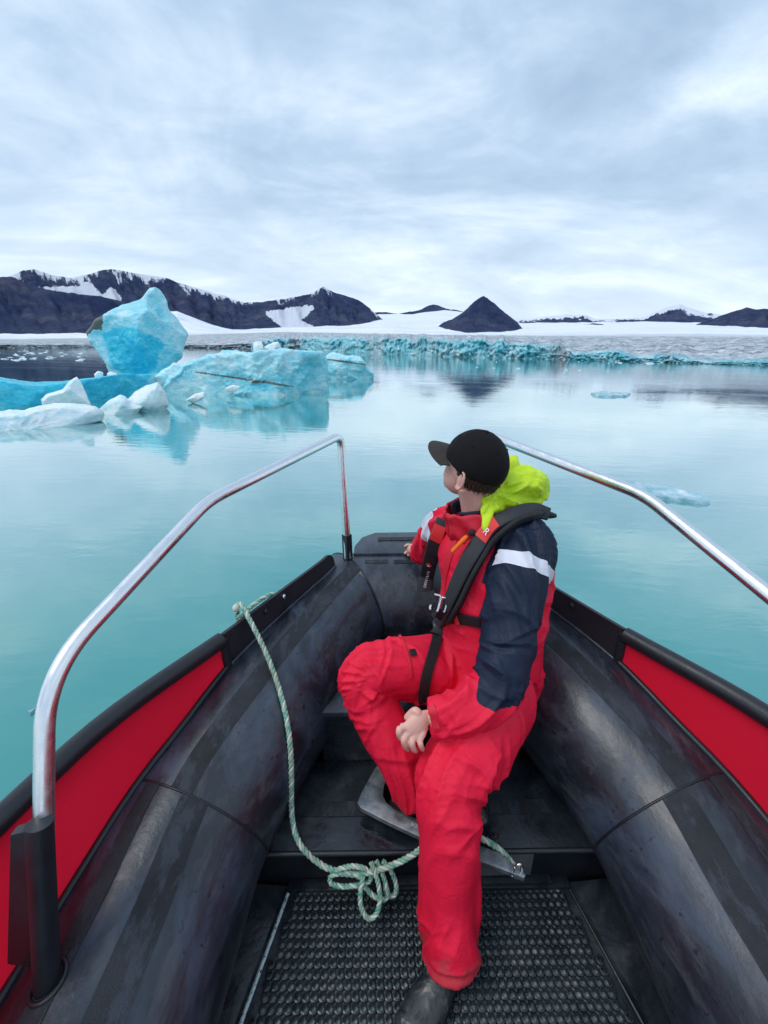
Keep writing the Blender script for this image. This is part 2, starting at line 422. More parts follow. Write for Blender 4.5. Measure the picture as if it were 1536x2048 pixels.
def glacier():
    cols = np.concatenate([np.linspace(-1600, -200, 130)[:-1], np.linspace(-200, 1750, 1000), np.linspace(1750, 2800, 110)[1:]]); nc = len(cols)
    segs = [(0, 1, 16), (1, 2, 44), (2, 3, 16), (3, 4, 12)]
    rows = [-.3]+[a+(b-a)*k/n for a, b, n in segs for k in range(n)]+[4.0]
    nr = len(rows); V = np.zeros((nr, nc, 3)); cl = np.zeros((nr, nc)); up = np.zeros((nr, nc)); bl = np.zeros((nr, nc))
    for j, c in enumerate(cols):
        base = PW(c, lerp(WL, c), z=0.0); D0 = math.hypot(base[0], base[1])
        D0 = min(D0, 420)
        D0 *= 1+.018*fbm(c*.02, 3)+.006*fbm(c*.12, 9)
        wl = lerp(WL, c); ct = lerp(CT, c)
        ct += (wl-ct)*(.22*fbm(c*.05, 7)+.12*fbm(c*.3, 2))+(wl-ct)*.12
        ds = [D0, D0*1.02, min(D0*2.0, 820), 1150, 4300]
        zs = [0, PW(c, ct, dist=ds[1])[2], PW(c, lerp(P2, c), dist=ds[2])[2], PW(c, lerp(P3, c), dist=ds[3])[2], PW(c, lerp(P4, c), dist=ds[4])[2]]
        zs[1] = max(.12, zs[1]); r = PW(c, 600, dist=1.0)[:2]
        low = 1-min(1, max(0, (c-470)/70))
        blue_col = min(1, max(0, .35+1.5*fbm(c*.018, 40)+.8))*(1-low)
        for i, q in enumerate(rows):
            k = min(3, max(0, int(math.floor(q)))); t = q-k
            if k == 0:
                dist = ds[0]+(ds[1]-ds[0])*t*.6; z = zs[1]*t
                x, y = r*dist
                f = ridged(c*.05+fbm(c*.1, t*2, 8)*.6, t*1.3, 5, 5)-.9
                g = fbm(c*.16, t*5, 1, octv=5)
                dist += D0*.013*f*min(1, 3*t+.15)+D0*.008*g
                if q < 0: z = -1.0; dist -= .1
                cl[i, j] = 1; bl[i, j] = blue_col
            elif k == 1:
                e = t**1.5
                dist = ds[1]+(ds[2]-ds[1])*e; z = zs[1]+(zs[2]-zs[1])*t
                x, y = r*dist
                amp = (1-low)*(1.15*(1-t)**.7)+.12
                z += amp*(ridged(x*.14, y*.10, 2, 5)-.95)*min(1, t*7)*.75
                cl[i, j] = max(0, 1-t*9); bl[i, j] = blue_col*.9
                up[i, j] = max(0, (t-.80)/.20)*.4
            else:
                dist = ds[k]+(ds[k+1]-ds[k])*t**1.3; z = zs[k]+(zs[k+1]-zs[k])*t**1.3
                z += (dist*.0012)*fbm(c*.03, q*3, 6)*min(1, t*4+.3 if k == 2 else 1)
                up[i, j] = min(1, .5+t*2.0) if k == 2 else 1
            V[i, j] = (*(r*dist), z)
    o = grid_obj('glacier', V.reshape(-1, 3), nr, nc, M_GLACIER)
    add_attr(o, 'cliff', cl.ravel()); add_attr(o, 'upper', up.ravel()); add_attr(o, 'blue', bl.ravel())
    tag(o, 'crevassed glacier ending in a blue ice cliff at the water', kind='structure')
glacier()

# ================================================================== ICE IN THE WATER
def _ice(nt, p):
    g = nt.obj()
    tone, dirt = nt.attr('tone'), nt.attr('dirt')
    n1 = nt.noise(g, .7, 5, .6, .5); n2 = nt.noise(nt.vscale(g, (1, 1, 2.2), (.4, .5, .2)), 2.4, 5, .65, .8)
    f = nt.math('ADD', tone, nt.math('ADD', nt.math('MULTIPLY', nt.math('SUBTRACT', n1, .5), .8), nt.math('MULTIPLY', nt.math('SUBTRACT', n2, .5), .75)))
    vein = nt.noise(nt.vscale(g, (.8, .8, 2.0), (.5, .7, .3)), 1.6, 6, .6, 1.8)
    vein = nt.ramp(nt.math('ABSOLUTE', nt.math('SUBTRACT', vein, .5)), [(.0, .20), (.018, 0.0)])
    f = nt.math('SUBTRACT', f, vein)
    sca = nt.n('ShaderNodeTexVoronoi', feature='SMOOTH_F1'); sca.inputs['Scale'].default_value = 2.2; nt.l(nt.vscale(g, (1, 1, 1.6), (.2, .4, 0)), sca.inputs['Vector'])
    c = nt.ramp(f, [(.0, (.90, .95, .97)), (.12, (.82, .92, .96)), (.30, (.58, .85, .91)), (.52, (.27, .72, .82)), (.76, (.03, .56, .73)), (1.0, (.004, .40, .62))])
    dm = nt.ramp(nt.math('ADD', dirt, nt.math('MULTIPLY', nt.math('SUBTRACT', nt.noise(g, 3.0, 5, .7), .5), .8)), [(.45, 0.0), (.62, 1.0)])
    c = nt.mix(dm, c, (.16, .17, .15))
    p.inputs['Subsurface Radius'].default_value = (.15, .5, .7)
    p.inputs['Subsurface Scale'].default_value = .35
    setp(nt, p, color=c, rough=nt.ramp(n2, [(.35, .18), (.65, .5)]), sss=.5, ior=1.31,
         normal=nt.bump(nt.math('ADD', nt.math('ADD', nt.noise(g, 6, 7, .75), nt.math('MULTIPLY', sca.outputs['Distance'], 1.4)), nt.math('MULTIPLY', n2, 1.3)), .7, .07))
M_ICE = material('glacier_blue_ice', _ice)

def ice_block(name, outline, D, thick, seed, tone=.3, cuts=20, nA=170, nB=64, power=.62, rough=.05, zones=(), dirt=(), tilt=0.0, mat=None, cut_lo=.72):
    """an outline seen from the water, inflated to a block with flat broken facets; D is its ground distance"""
    pts = np.array(outline+[outline[0]], float)
    s = np.concatenate([[0], np.cumsum(np.linalg.norm(np.diff(pts, axis=0), axis=1))])
    t = np.linspace(0, s[-1], nA, endpoint=False)
    ox, oy = np.interp(t, s, pts[:, 0]), np.interp(t, s, pts[:, 1])
    cx, cy = (pts[:, 0].min()+pts[:, 0].max())/2, (pts[:, 1].min()+pts[:, 1].max())/2
    Cc = PW(cx, cy, dist=D)
    fwd = np.array([Cc[0], Cc[1], 0]); fwd /= np.linalg.norm(fwd)
    R = []
    for a, b in zip(ox, oy):
        r = ray(BW, a, b); q = CAM_W+r*((Cc-CAM_W)@fwd)/(r@fwd); R.append(q-Cc)
    R = np.array(R)
    V = []; rng = random.Random(seed)
    ph = np.linspace(-math.pi/2, math.pi/2, nB)
    for k, f in enumerate(ph):
        c = max(0.0, math.cos(f))**power; sdp = math.copysign(abs(math.sin(f))**.85, math.sin(f))
        V.append(R*c+fwd*(thick*sdp)+np.array([0, 0, tilt*thick*sdp]))
    V = np.array(V)                      # nB, nA, 3
    V0 = V.copy(); flatV = V.reshape(-1, 3)
    ext = np.abs(R).max(0)[[0, 2]]; size = max(R[:, 2].max()-R[:, 2].min(), .25*np.linalg.norm(R.max(0)-R.min(0)))
    right = np.cross(fwd, [0, 0, 1.0])
    for q in range(cuts):
        az, el = rng.uniform(-1.25, 1.25), rng.uniform(-.5, 1.0)
        sgn = -1 if rng.random() < .75 else 1
        n = sgn*fwd*math.cos(az)*math.cos(el)+right*math.sin(az)*math.cos(el)*.55+np.array([0, 0, math.sin(el)])*.55
        n /= np.linalg.norm(n)
        pr = flatV@n; h = pr.max()*rng.uniform(cut_lo, .95)
        ov = np.maximum(0, pr-h)
        flatV -= (ov*.93)[:, None]*n
    # keep the traced outline of the waist ring, blend towards it
    wgt = np.exp(-(np.linspace(-1, 1, nB)/.10)**2)[:, None, None]
    V = flatV.reshape(nB, nA, 3); V = V*(1-wgt)+V0*wgt
    flatV = V.reshape(-1, 3)
    for i, v in enumerate(flatV):
        k = 1.6/size
        d = fbm(v[0]*k, v[1]*k, v[2]*k+seed, octv=3)*.9+(ridged(v[0]*k*2.3, v[1]*k*2.3, v[2]*k*2.3+seed, 4)-1)*.55+fbm(v[0]*k*9, v[1]*k*9, v[2]*k*9, octv=3)*.16
        nrm = v/(np.linalg.norm(v)+1e-6)
        flatV[i] = v+nrm*d*rough*size
    F = []
    for i in range(nB-1):
        for j in range(nA):
            k = (j+1) % nA
            F.append((i*nA+j, (i+1)*nA+j, (i+1)*nA+k, i*nA+k))
    base = np.array([Cc[0], Cc[1], 0])
    o = mesh_obj(name, flatV+Cc-base, F, mat or M_ICE, None, True, 32)
    o.location = base
    px, py = projw(flatV+Cc)
    tn = np.full(len(flatV), tone)
    for poly, val in zones:
        m = in_poly(px, py, poly); tn[m] = val
    tn = tn.reshape(nB, nA)
    for _ in range(3): tn[1:-1] = (tn[1:-1]*2+tn[:-2]+tn[2:]+np.roll(tn[1:-1], 1, 1)+np.roll(tn[1:-1], -1, 1))/6
    add_attr(o, 'tone', tn.ravel())
    dr = np.zeros(len(flatV))
    for poly in dirt: dr[in_poly(px, py, poly)] = 1
    add_attr(o, 'dirt', dr)
    return o

tag(ice_block('iceberg', [(166, 664), (186, 640), (215, 622), (250, 606), (282, 594), (300, 572), (312, 569), (325, 580), (336, 600), (340, 618), (356, 640), (376, 668), (370, 692), (362, 716), (352, 726), (354, 744), (350, 762), (315, 784), (250, 784), (224, 764), (214, 736), (194, 708), (176, 686)],
              30, 3.0, 11, tone=.47, cuts=26, rough=.035, nA=220, nB=90,
              zones=[([(205, 668), (230, 655), (265, 655), (285, 664), (312, 674), (330, 690), (322, 705), (312, 735), (290, 752), (245, 750), (222, 728)], .83), ([(318, 700), (352, 690), (362, 712), (330, 740), (312, 742)], .62)],
              dirt=[[(160, 668), (185, 640), (206, 630), (204, 660), (188, 660), (172, 672)]]),
    'tall blue iceberg shaped like a tilted diamond with a dirty left tip', 'iceberg')
tag(ice_block('ice_floe', [(355, 735), (380, 722), (420, 710), (440, 703), (470, 699), (500, 702), (530, 697), (560, 696), (600, 699), (645, 704), (652, 715), (656, 745), (661, 790), (655, 815), (560, 830), (450, 828), (370, 822), (330, 800), (330, 760)],
              22.5, 2.6, 21, tone=.44, cuts=24, rough=.07, nA=260, nB=90, cut_lo=.62,
              zones=[([(430, 742), (500, 752), (560, 770), (590, 778), (520, 785), (450, 765)], .55), ([(600, 700), (660, 705), (662, 810), (605, 800)], .5)],
              dirt=[[(365, 739), (400, 744), (480, 755), (540, 763), (590, 773), (590, 775), (530, 767), (470, 757.5), (400, 746.5)]]),
    'long wedge shaped blue ice floe with a dark dirt line', 'ice floe')
tag(ice_block('ice_floe', [(312, 752), (330, 736), (348, 726), (368, 732), (392, 726), (415, 728), (440, 742), (455, 790), (430, 812), (380, 816), (335, 815), (312, 790)],
              23.4, 1.6, 23, tone=.34, cuts=16, rough=.07, nA=170, nB=60, zones=[([(345, 760), (385, 755), (400, 785), (360, 795)], .6)]),
    'broken blue ice filling the gap between the tall iceberg and the wedge floe', 'ice floe')
tag(ice_block('ice_chunk', [(507, 684), (514, 682), (523, 684), (526, 690), (527, 700), (518, 708), (507, 702)], 22.5, .28, 31, tone=.02, cuts=8, nA=70, nB=28),
    'small white ice block standing on the long wedge floe', 'ice chunk')
tag(ice_block('ice_chunk', [(524, 698), (534, 690), (548, 684), (557, 684), (562, 695), (564, 704), (545, 710), (528, 708)], 22.6, .35, 32, tone=.05, cuts=8, nA=70, nB=28),
    'white ice lump lying beside the small block on the wedge floe', 'ice chunk')
tag(ice_block('ice_floe', [(652, 712), (664, 703), (676, 706), (690, 712), (706, 709), (722, 714), (730, 724), (738, 738), (748, 750), (740, 768), (690, 770), (650, 764), (640, 740)],
              34, 2.2, 41, tone=.44, cuts=16, rough=.06, dirt=[[(650, 717), (690, 722), (735, 729), (735, 731), (690, 725), (650, 720)]], nA=150),
    'smaller lumpy blue floe behind the right end of the wedge floe', 'ice floe')
# the low blue shelf under the iceberg, its white rim and the lumps that ride on it
tag(ice_block('ice_shelf', [(-160, 770), (-60, 758), (0, 756), (40, 763), (75, 766), (130, 763), (190, 757), (240, 750), (300, 749), (350, 744), (400, 750), (420, 775), (400, 800), (330, 815), (200, 850), (80, 870), (-40, 880), (-170, 900), (-230, 840)],
              24, 5.5, 51, tone=.80, cuts=14, rough=.035, power=.5, nA=220, nB=80, tilt=-.10,
              zones=[([(300, 752), (420, 745), (420, 812), (340, 812), (300, 770)], .42)]),
    'low deep blue ice shelf under the tall iceberg', 'ice floe')
tag(ice_block('ice_chunk', [(82, 800), (90, 790), (125, 780), (140, 762), (153, 755), (162, 764), (170, 780), (182, 808), (176, 825), (90, 825)], 17.0, .7, 61, tone=.14, cuts=5, rough=.035, nA=110, nB=44),
    'white pointed ice lump on the blue shelf', 'ice chunk')
tag(ice_block('ice_chunk', [(-90, 835), (0, 825), (20, 822), (50, 822), (80, 812), (110, 807), (160, 808), (190, 812), (204, 822), (203, 838), (130, 852), (60, 866), (-10, 880), (-110, 900)], 15.0, .8, 62, tone=.20, cuts=4, rough=.05, nA=170, nB=50, power=.5),
    'long low white ice rim at the left edge of the picture', 'ice chunk')
tag(ice_block('ice_chunk', [(198, 818), (220, 800), (240, 790), (250, 793), (262, 805), (285, 812), (272, 832), (215, 842)], 16.6, .6, 63, tone=.18, cuts=4, rough=.035, nA=90, nB=40),
    'low white ice lump between the rim and the rounded boulder', 'ice chunk')
tag(ice_block('ice_chunk', [(254, 800), (270, 785), (295, 770), (315, 765), (325, 775), (334, 795), (338, 808), (325, 826), (290, 826), (262, 815)], 17.2, .75, 64, tone=.15, cuts=4, rough=.03, nA=100, nB=40),
    'rounded white ice boulder at the foot of the tall iceberg', 'ice chunk')
for i, (ol, D, lab) in enumerate([
        ([(188, 748), (196, 742), (206, 744), (207, 756), (190, 760)], 27.5, 'small white ice lump left of the iceberg foot'),
        ([(214, 746), (224, 743), (234, 747), (232, 757), (214, 757)], 27.6, 'tiny white ice lump right under the iceberg'),
        ([(372, 800), (390, 788), (408, 784), (412, 792), (400, 800), (385, 806)], 18.6, 'flat white ice patch in front of the wedge floe'),
        ([(450, 776), (465, 770), (480, 772), (470, 782), (455, 784)], 19.6, 'thin white ice patch halfway along the wedge floe')]):
    tag(ice_block('ice_chunk', ol, D, .35, 70+i, tone=.0, cuts=6, nA=60, nB=24), lab, 'ice chunk')

# thin clear plates afloat
def _thin(nt, p):
    g = nt.obj()
    n = nt.noise(g, 4.0, 5, .6)
    setp(nt, p, color=nt.ramp(n, [(.35, (.16, .40, .47)), (.6, (.42, .62, .70)), (.72, (.80, .88, .92))]), rough=.12, ior=1.31, normal=nt.bump(nt.noise(g, 9, 5, .7), .6, .05))
M_THIN = material('clear_ice', _thin)
def plate(name, outline, hgt, seed, label, group=None, cat='ice floe'):
    top = [PW(a, b, z=hgt) for a, b in outline]; c = np.mean(top, 0); c[2] = 0
    top = densify(np.array(top+[top[0]]), max(.03, np.linalg.norm(np.ptp(top, axis=0))/60))[:-1]
    n = len(top); V = []; rings = [(1.03, -.05), (1.0, hgt*.3), (.97, hgt), (.8, hgt*1.05), (.5, hgt*.8), (.2, hgt*.9)]
    for k, (s, z) in enumerate(rings):
        for v in top:
            q = c+(v-c)*s; w = fbm(q[0]*3, q[1]*3, seed)
            V.append((q[0]-c[0], q[1]-c[1], z+(w*hgt*.5 if k > 1 else 0)))
    V.append((0, 0, hgt*.9)); F = []
    for k in range(len(rings)-1):
        for j in range(n): F.append((k*n+j, k*n+(j+1) % n, (k+1)*n+(j+1) % n, (k+1)*n+j))
    for j in range(n): F.append(((len(rings)-1)*n+j, (len(rings)-1)*n+(j+1) % n, len(V)-1))
    o = mesh_obj(name, V, F, M_THIN, None, True, 40); o.location = c
    return tag(o, label, cat, group)
plate('ice_plate', [(1219, 957), (1226, 955), (1250, 961), (1300, 967), (1345, 973), (1390, 985), (1420, 994), (1421, 1003), (1405, 1003), (1370, 998), (1320, 994), (1290, 988), (1250, 974), (1222, 963)], .05, 1, 'clear flat ice plate afloat beyond the right handrail')
plate('ice_plate', [(1182, 785), (1200, 782), (1230, 783), (1262, 786), (1255, 790), (1220, 791), (1190, 790)], .09, 2, 'small flat ice plate far out right of the peak reflection')
plate('ice_plate', [(56, 1420), (66, 1414), (74, 1412), (68, 1420), (58, 1426)], .02, 3, 'sliver of clear ice beside the near left handrail post')

M_WICE = plain('white_ice', (.72, .84, .90), .5, 0, .12, 4)
def shard(px, py, D, w, h, seed):
    rng = random.Random(seed); bm = bmesh.new()
    bmesh.ops.create_icosphere(bm, subdivisions=2, radius=1)
    for v in bm.verts:
        k = 1+.45*fbm(v.co.x*1.3, v.co.y*1.3, v.co.z*1.3+seed*3.1)
        v.co = Vector((v.co.x*w*k, v.co.y*w*.7*k, v.co.z*h*k*(1.2 if v.co.z > 0 else .5)+h*.15))
    me = bpy.data.meshes.new('ice_shard'); bm.to_mesh(me); bm.free(); me.materials.append(M_WICE)
    o = bpy.data.objects.new('ice_shard', me); link(o)
    q = PW(px, py, z=0) if D is None else PW(px, py, dist=D); o.location = (q[0], q[1], 0)
    return o
tag(shard(1131, 746, None, .22, .35, 1), 'small upright white ice shard out before the glacier', 'ice chunk')
tag(shard(1300, 727, None, 1.3, .22, 2), 'broad low ice raft close under the right of the glacier', 'ice chunk')
tag(shard(1240, 726, None, .6, .14, 3), 'low ice raft left of the broad raft under the glacier', 'ice chunk')
tag(shard(1410, 736, None, .5, .10, 4), 'dark low ice scrap right of the broad raft', 'ice chunk')
rng = random.Random(5)
for k in range(34):
    px = rng.uniform(680, 1250); py = lerp(WL, px)+rng.choice([2, 3, 5, 8, 14, 20])
    tag(shard(px, py, None, rng.uniform(.10, .28), rng.uniform(.04, .10), 100+k), 'tiny white ice scrap drifting near the foot of the glacier cliff', 'ice chunk', 'ice scraps off the glacier cliff')
for k in range(44):
    px = rng.uniform(-20, 165); py = rng.uniform(699, 722)
    tag(shard(px, py, None, rng.uniform(.15, .5), rng.uniform(.03, .10), 200+k), 'tiny ice scrap scattered on the dark water left of the iceberg', 'ice chunk', 'ice scraps on the dark water')

# ================================================================== THE BOAT  (boat frame: x right, y forward, z up from the floor)
def u(x): return XC+x
TUBE_R = .25
def _tube(nt, p):
    g = nt.obj()
    n1 = nt.noise(g, 3.2, 6, .62, .6)
    n2 = nt.noise(nt.vscale(g, (14, 3.5, 14)), 1.6, 6, .7, .3)
    n3 = nt.noise(g, 46, 3, .6)
    sheen_smear = nt.noise(nt.vscale(g, (3, 1.2, 3)), 2.6, 5, .6, 1.2)
    c = nt.ramp(n1, [(.32, (.008, .010, .016)), (.48, (.016, .021, .032)), (.64, (.034, .044, .062))])
    c = nt.mix(nt.ramp(n2, [(.50, 0.0), (.66, .55)]), c, (.075, .085, .100))
    c = nt.mix(nt.ramp(sheen_smear, [(.50, 0.0), (.68, .45)]), c, (.055, .090, .150))  # bluish sky sheen of the wet tube, painted in with the smears
    c = nt.mix(nt.ramp(n3, [(.63, 0.0), (.70, .8)]), c, (.006, .006, .010))     # specks of grit
    vor = nt.n('ShaderNodeTexVoronoi', feature='DISTANCE_TO_EDGE'); vor.inputs['Scale'].default_value = 9
    nt.l(nt.vscale(g, (1, .25, 1)), vor.inputs['Vector'])
    scr = nt.ramp(vor.outputs['Distance'], [(.0, .35), (.006, 0.0)])
    c = nt.mix(nt.math('MULTIPLY', scr, nt.ramp(n1, [(.5, 0.0), (.65, 1.0)])), c, (.14, .15, .16))
    r = nt.ramp(nt.math('ADD', nt.math('MULTIPLY', n2, .5), nt.math('MULTIPLY', sheen_smear, .5)), [(.36, .24), (.50, .36), (.62, .52)])
    setp(nt, p, color=c, rough=r, ior=1.55, normal=nt.bump(nt.math('ADD', n3, nt.math('MULTIPLY', n2, 1.5)), .25, .003))
M_TUBE = material('black_tube_plastic', _tube)
M_BLACK = plain('black_plastic', (.012, .014, .020), .42, 0, .4, 14, .25, 120)
M_PLATE = plain('black_plate', (.020, .020, .028), .5, 0, .45, 9, .3, 90)
def _red(nt, p):
    g = nt.obj(); n = nt.noise(g, 5, 5, .6); n2 = nt.noise(nt.vscale(g, (3, 1, 3)), 20, 4, .7)
    c = nt.mix(n, (.98, .010, .036), (1.0, .018, .055))
    c = nt.mix(nt.ramp(n2, [(.66, 0.0), (.76, .5)]), c, (.80, .10, .14))
    setp(nt, p, color=c, rough=.55, spec=.25, normal=nt.bump(nt.noise(g, 300, 2), .15, .001))
    tr = nt.n('ShaderNodeBsdfTranslucent'); nt.l(c, tr.inputs[0]); mx = nt.n('ShaderNodeMixShader'); mx.inputs[0].default_value = .55   # thin cloth, lit through
    nt.l(p.outputs[0], mx.inputs[1]); nt.l(tr.outputs[0], mx.inputs[2]); nt.l(mx.outputs[0], [x for x in nt.t.nodes if x.type == 'OUTPUT_MATERIAL'][0].inputs[0])
M_RED = material('red_panel_fabric', _red)
def _steel(nt, p):
    g = nt.obj(); n = nt.noise(nt.vscale(g, (60, 60, 60)), 1, 4)
    setp(nt, p, color=nt.mix(n, (.74, .75, .77), (.86, .87, .89)), metal=1.0, rough=nt.ramp(nt.noise(g, 25, 4), [(.35, .20), (.65, .34)]))
M_STEEL = material('stainless_steel', _steel)
def _grip(nt, p):
    g = nt.obj(); n = nt.noise(g, 7, 5, .65); n2 = nt.noise(g, 260, 2)
    c = nt.ramp(n, [(.35, (.012, .014, .018)), (.6, (.024, .029, .037)), (.75, (.050, .058, .070))])
    c = nt.mix(nt.ramp(nt.noise(nt.vscale(g, (10, 3, 10)), 2, 6, .75), [(.52, 0.0), (.60, .75)]), c, (.040, .052, .070))
    setp(nt, p, color=c, rough=.7, spec=.35, normal=nt.bump(n2, .9, .002))
M_GRIP = material('grip_tape', _grip)
def _wetdeck(nt, p):
    g = nt.obj(); n = nt.noise(g, 6, 6, .65, .5); n2 = nt.noise(g, 60, 3)
    c = nt.ramp(n, [(.35, (.008, .011, .017)), (.55, (.020, .026, .034)), (.7, (.045, .055, .062))])
    setp(nt, p, color=c, rough=nt.ramp(n, [(.36, .08), (.50, .30), (.62, .52)]), ior=1.5, normal=nt.bump(nt.math('ADD', n2, nt.math('MULTIPLY', n, 2)), .3, .003))
M_DECK = material('wet_black_deck', _wetdeck)

boat = empty('inflatable_boat', matrix=BOAT)
tag(boat, 'black tube hulled open boat with red side panels, bow seen from inside', 'boat')

# --- buoyancy tubes: right side path, mirrored; corner mitred to the straight bow tube
def lin(tab, y): return float(np.interp(y, [t[0] for t in tab], [t[1] for t in tab]))
side_nodes = [(.80, -2.4, .16), (.80, -1.2, .17), (.80, -.2, .18), (.795, .3, .19), (.78, .6, .21), (.735, .9, .28), (.590, 1.22, .375), (.445, 1.55, .42), (.300, 1.87, .445)]
side_path = catmull(side_nodes, 8)
# the last stretch runs dead straight into the bow corner
CORNER = np.array([.300, 1.87, .445])
def ring(c, t, scale_dir=None, k=1.0, r=TUBE_R, a0=0, a1=2*math.pi, seg=56, closed=True):
    t = t/np.linalg.norm(t); n = np.array([0, 0, 1.0])-t*t[2]; n /= np.linalg.norm(n); b = np.cross(t, n)
    a = np.linspace(a0, a1, seg, endpoint=not closed)
    v = r*(np.cos(a)[:, None]*n+np.sin(a)[:, None]*b)
    if scale_dir is not None: v = v+np.outer(v@scale_dir, scale_dir)*(k-1)
    return c+v
def tube_rings(path, r=TUBE_R, **kw):
    T = np.gradient(path, axis=0); out = []
    for i in range(len(path)):
        out.append(ring(path[i], T[i], r=r, **kw))
    return out
def mitre_ring(r=TUBE_R, **kw):
    tin = side_path[-1]-side_path[-2]; tin[2] = 0; tin /= np.linalg.norm(tin); tout = np.array([-1.0, 0, 0])
    tb = tin+tout; tb /= np.linalg.norm(tb)
    h = np.array([-tb[1], tb[0], 0]); k = 1/(tb@tin)
    return ring(CORNER, tb, h, k, r=r, **kw)
def strip_faces(nr, seg, closed=True):
    F = []
    for i in range(nr-1):
        for j in range(seg if closed else seg-1):
            k = (j+1) % seg
            F.append((i*seg+j, i*seg+k, (i+1)*seg+k, (i+1)*seg+j))
    return F
SEAM_Y = .90
for s in (-1, 1):
    R_ = tube_rings(side_path)[:-1]+[mitre_ring()]
    iseam = min(range(len(side_path)), key=lambda i: abs(side_path[i][1]-SEAM_Y))
    for a, b in ((0, iseam), (iseam, len(R_)-1)):
        rr = [q.copy() for q in R_[a:b+1]]
        V = np.concatenate(rr); V[:, 0] = u(0)+s*V[:, 0]
        F = strip_faces(len(rr), 56)
        if s < 0: F = [f[::-1] for f in F]
        mesh_obj('buoyancy_tube', V, F, M_TUBE, boat)
    # weld ring at the seam
    c = side_path[iseam]; t = side_path[iseam+1]-side_path[iseam-1]
    q = ring(c, t, r=TUBE_R+.0005, seg=64); q[:, 0] = u(0)+s*q[:, 0]
    Vv, Ff = sweep_data(np.vstack([q, q[:1]]), .0035, 6, False)
    mesh_obj('weld_seam', Vv, Ff, M_BLACK, boat)
    q = mitre_ring(r=TUBE_R+.0005); q[:, 0] = u(0)+s*q[:, 0]
    Vv, Ff = sweep_data(np.vstack([q, q[:1]]), .0035, 6, False)
    mesh_obj('weld_seam', Vv, Ff, M_BLACK, boat)
qa = mitre_ring(); qb = qa.copy(); qb[:, 0] *= -1
V = np.concatenate([qa, qb]); V[:, 0] += u(0)
mesh_obj('bow_tube', V, strip_faces(2, 56), M_TUBE, boat)

def grip_strip(s, i0, i1, a0, a1, name='grip_strip', mat=None, lift=.0016):
    n = 8; V = []
    for i in range(i0, i1+1):
        t = side_path[min(i+1, len(side_path)-1)]-side_path[max(i-1, 0)]
        q = ring(side_path[i], t, r=TUBE_R+lift, a0=a0, a1=a1, seg=n, closed=False); V.append(q)
    V = np.concatenate(V); V[:, 0] = u(0)+s*V[:, 0]
    return mesh_obj(name, V, strip_faces(len(V)//n, n, False), mat or M_GRIP, boat)
for s in (-1, 1):
    isn = min(range(len(side_path)), key=lambda i: abs(side_path[i][1]-SEAM_Y))
    rd = math.radians
    # angle 0 is the crown of the tube, positive runs inboard
    grip_strip(s, 4, isn, rd(3), rd(14))
    grip_strip(s, 4, isn, rd(-32), rd(-14))
    grip_strip(s, isn, isn+24, rd(-20), rd(-5))

# --- gunwale: thin tube on top of a red fabric panel, black plate towards the bow
GU = [(-2.4, 1.06), (-1.0, 1.06), (0, 1.045), (.35, 1.01), (.62, .962), (.87, .893), (1.0, .822), (1.215, .690), (1.5, .53), (1.70, .415), (1.80, .362)]
GZ = [(-2.4, .68), (.6, .70), (1.2, .705), (1.8, .735)]
_ys = np.array([g[0] for g in GU]); _us = np.array([g[1] for g in GU])
def gun(y):
    k = .08; return (lin(GU, y-k)+2*lin(GU, y)+lin(GU, y+k))/4
def tube_at(y): 
    ii = np.argsort(side_path[:, 1]); p = side_path[ii]
    cx, cz = np.interp(y, p[:, 1], p[:, 0]), np.interp(y, p[:, 1], p[:, 2])
    dx = (np.interp(y+.02, p[:, 1], p[:, 0])-np.interp(y-.02, p[:, 1], p[:, 0]))/.04
    return cx, cz, 1/math.sqrt(1+dx*dx)
def base_z(y, uu=None):
    cx, cz, k = tube_at(y); uu = gun(y) if uu is None else uu
    return cz+math.sqrt(max(.0004, TUBE_R**2-((uu-cx)*k)**2))
YC = 1.215
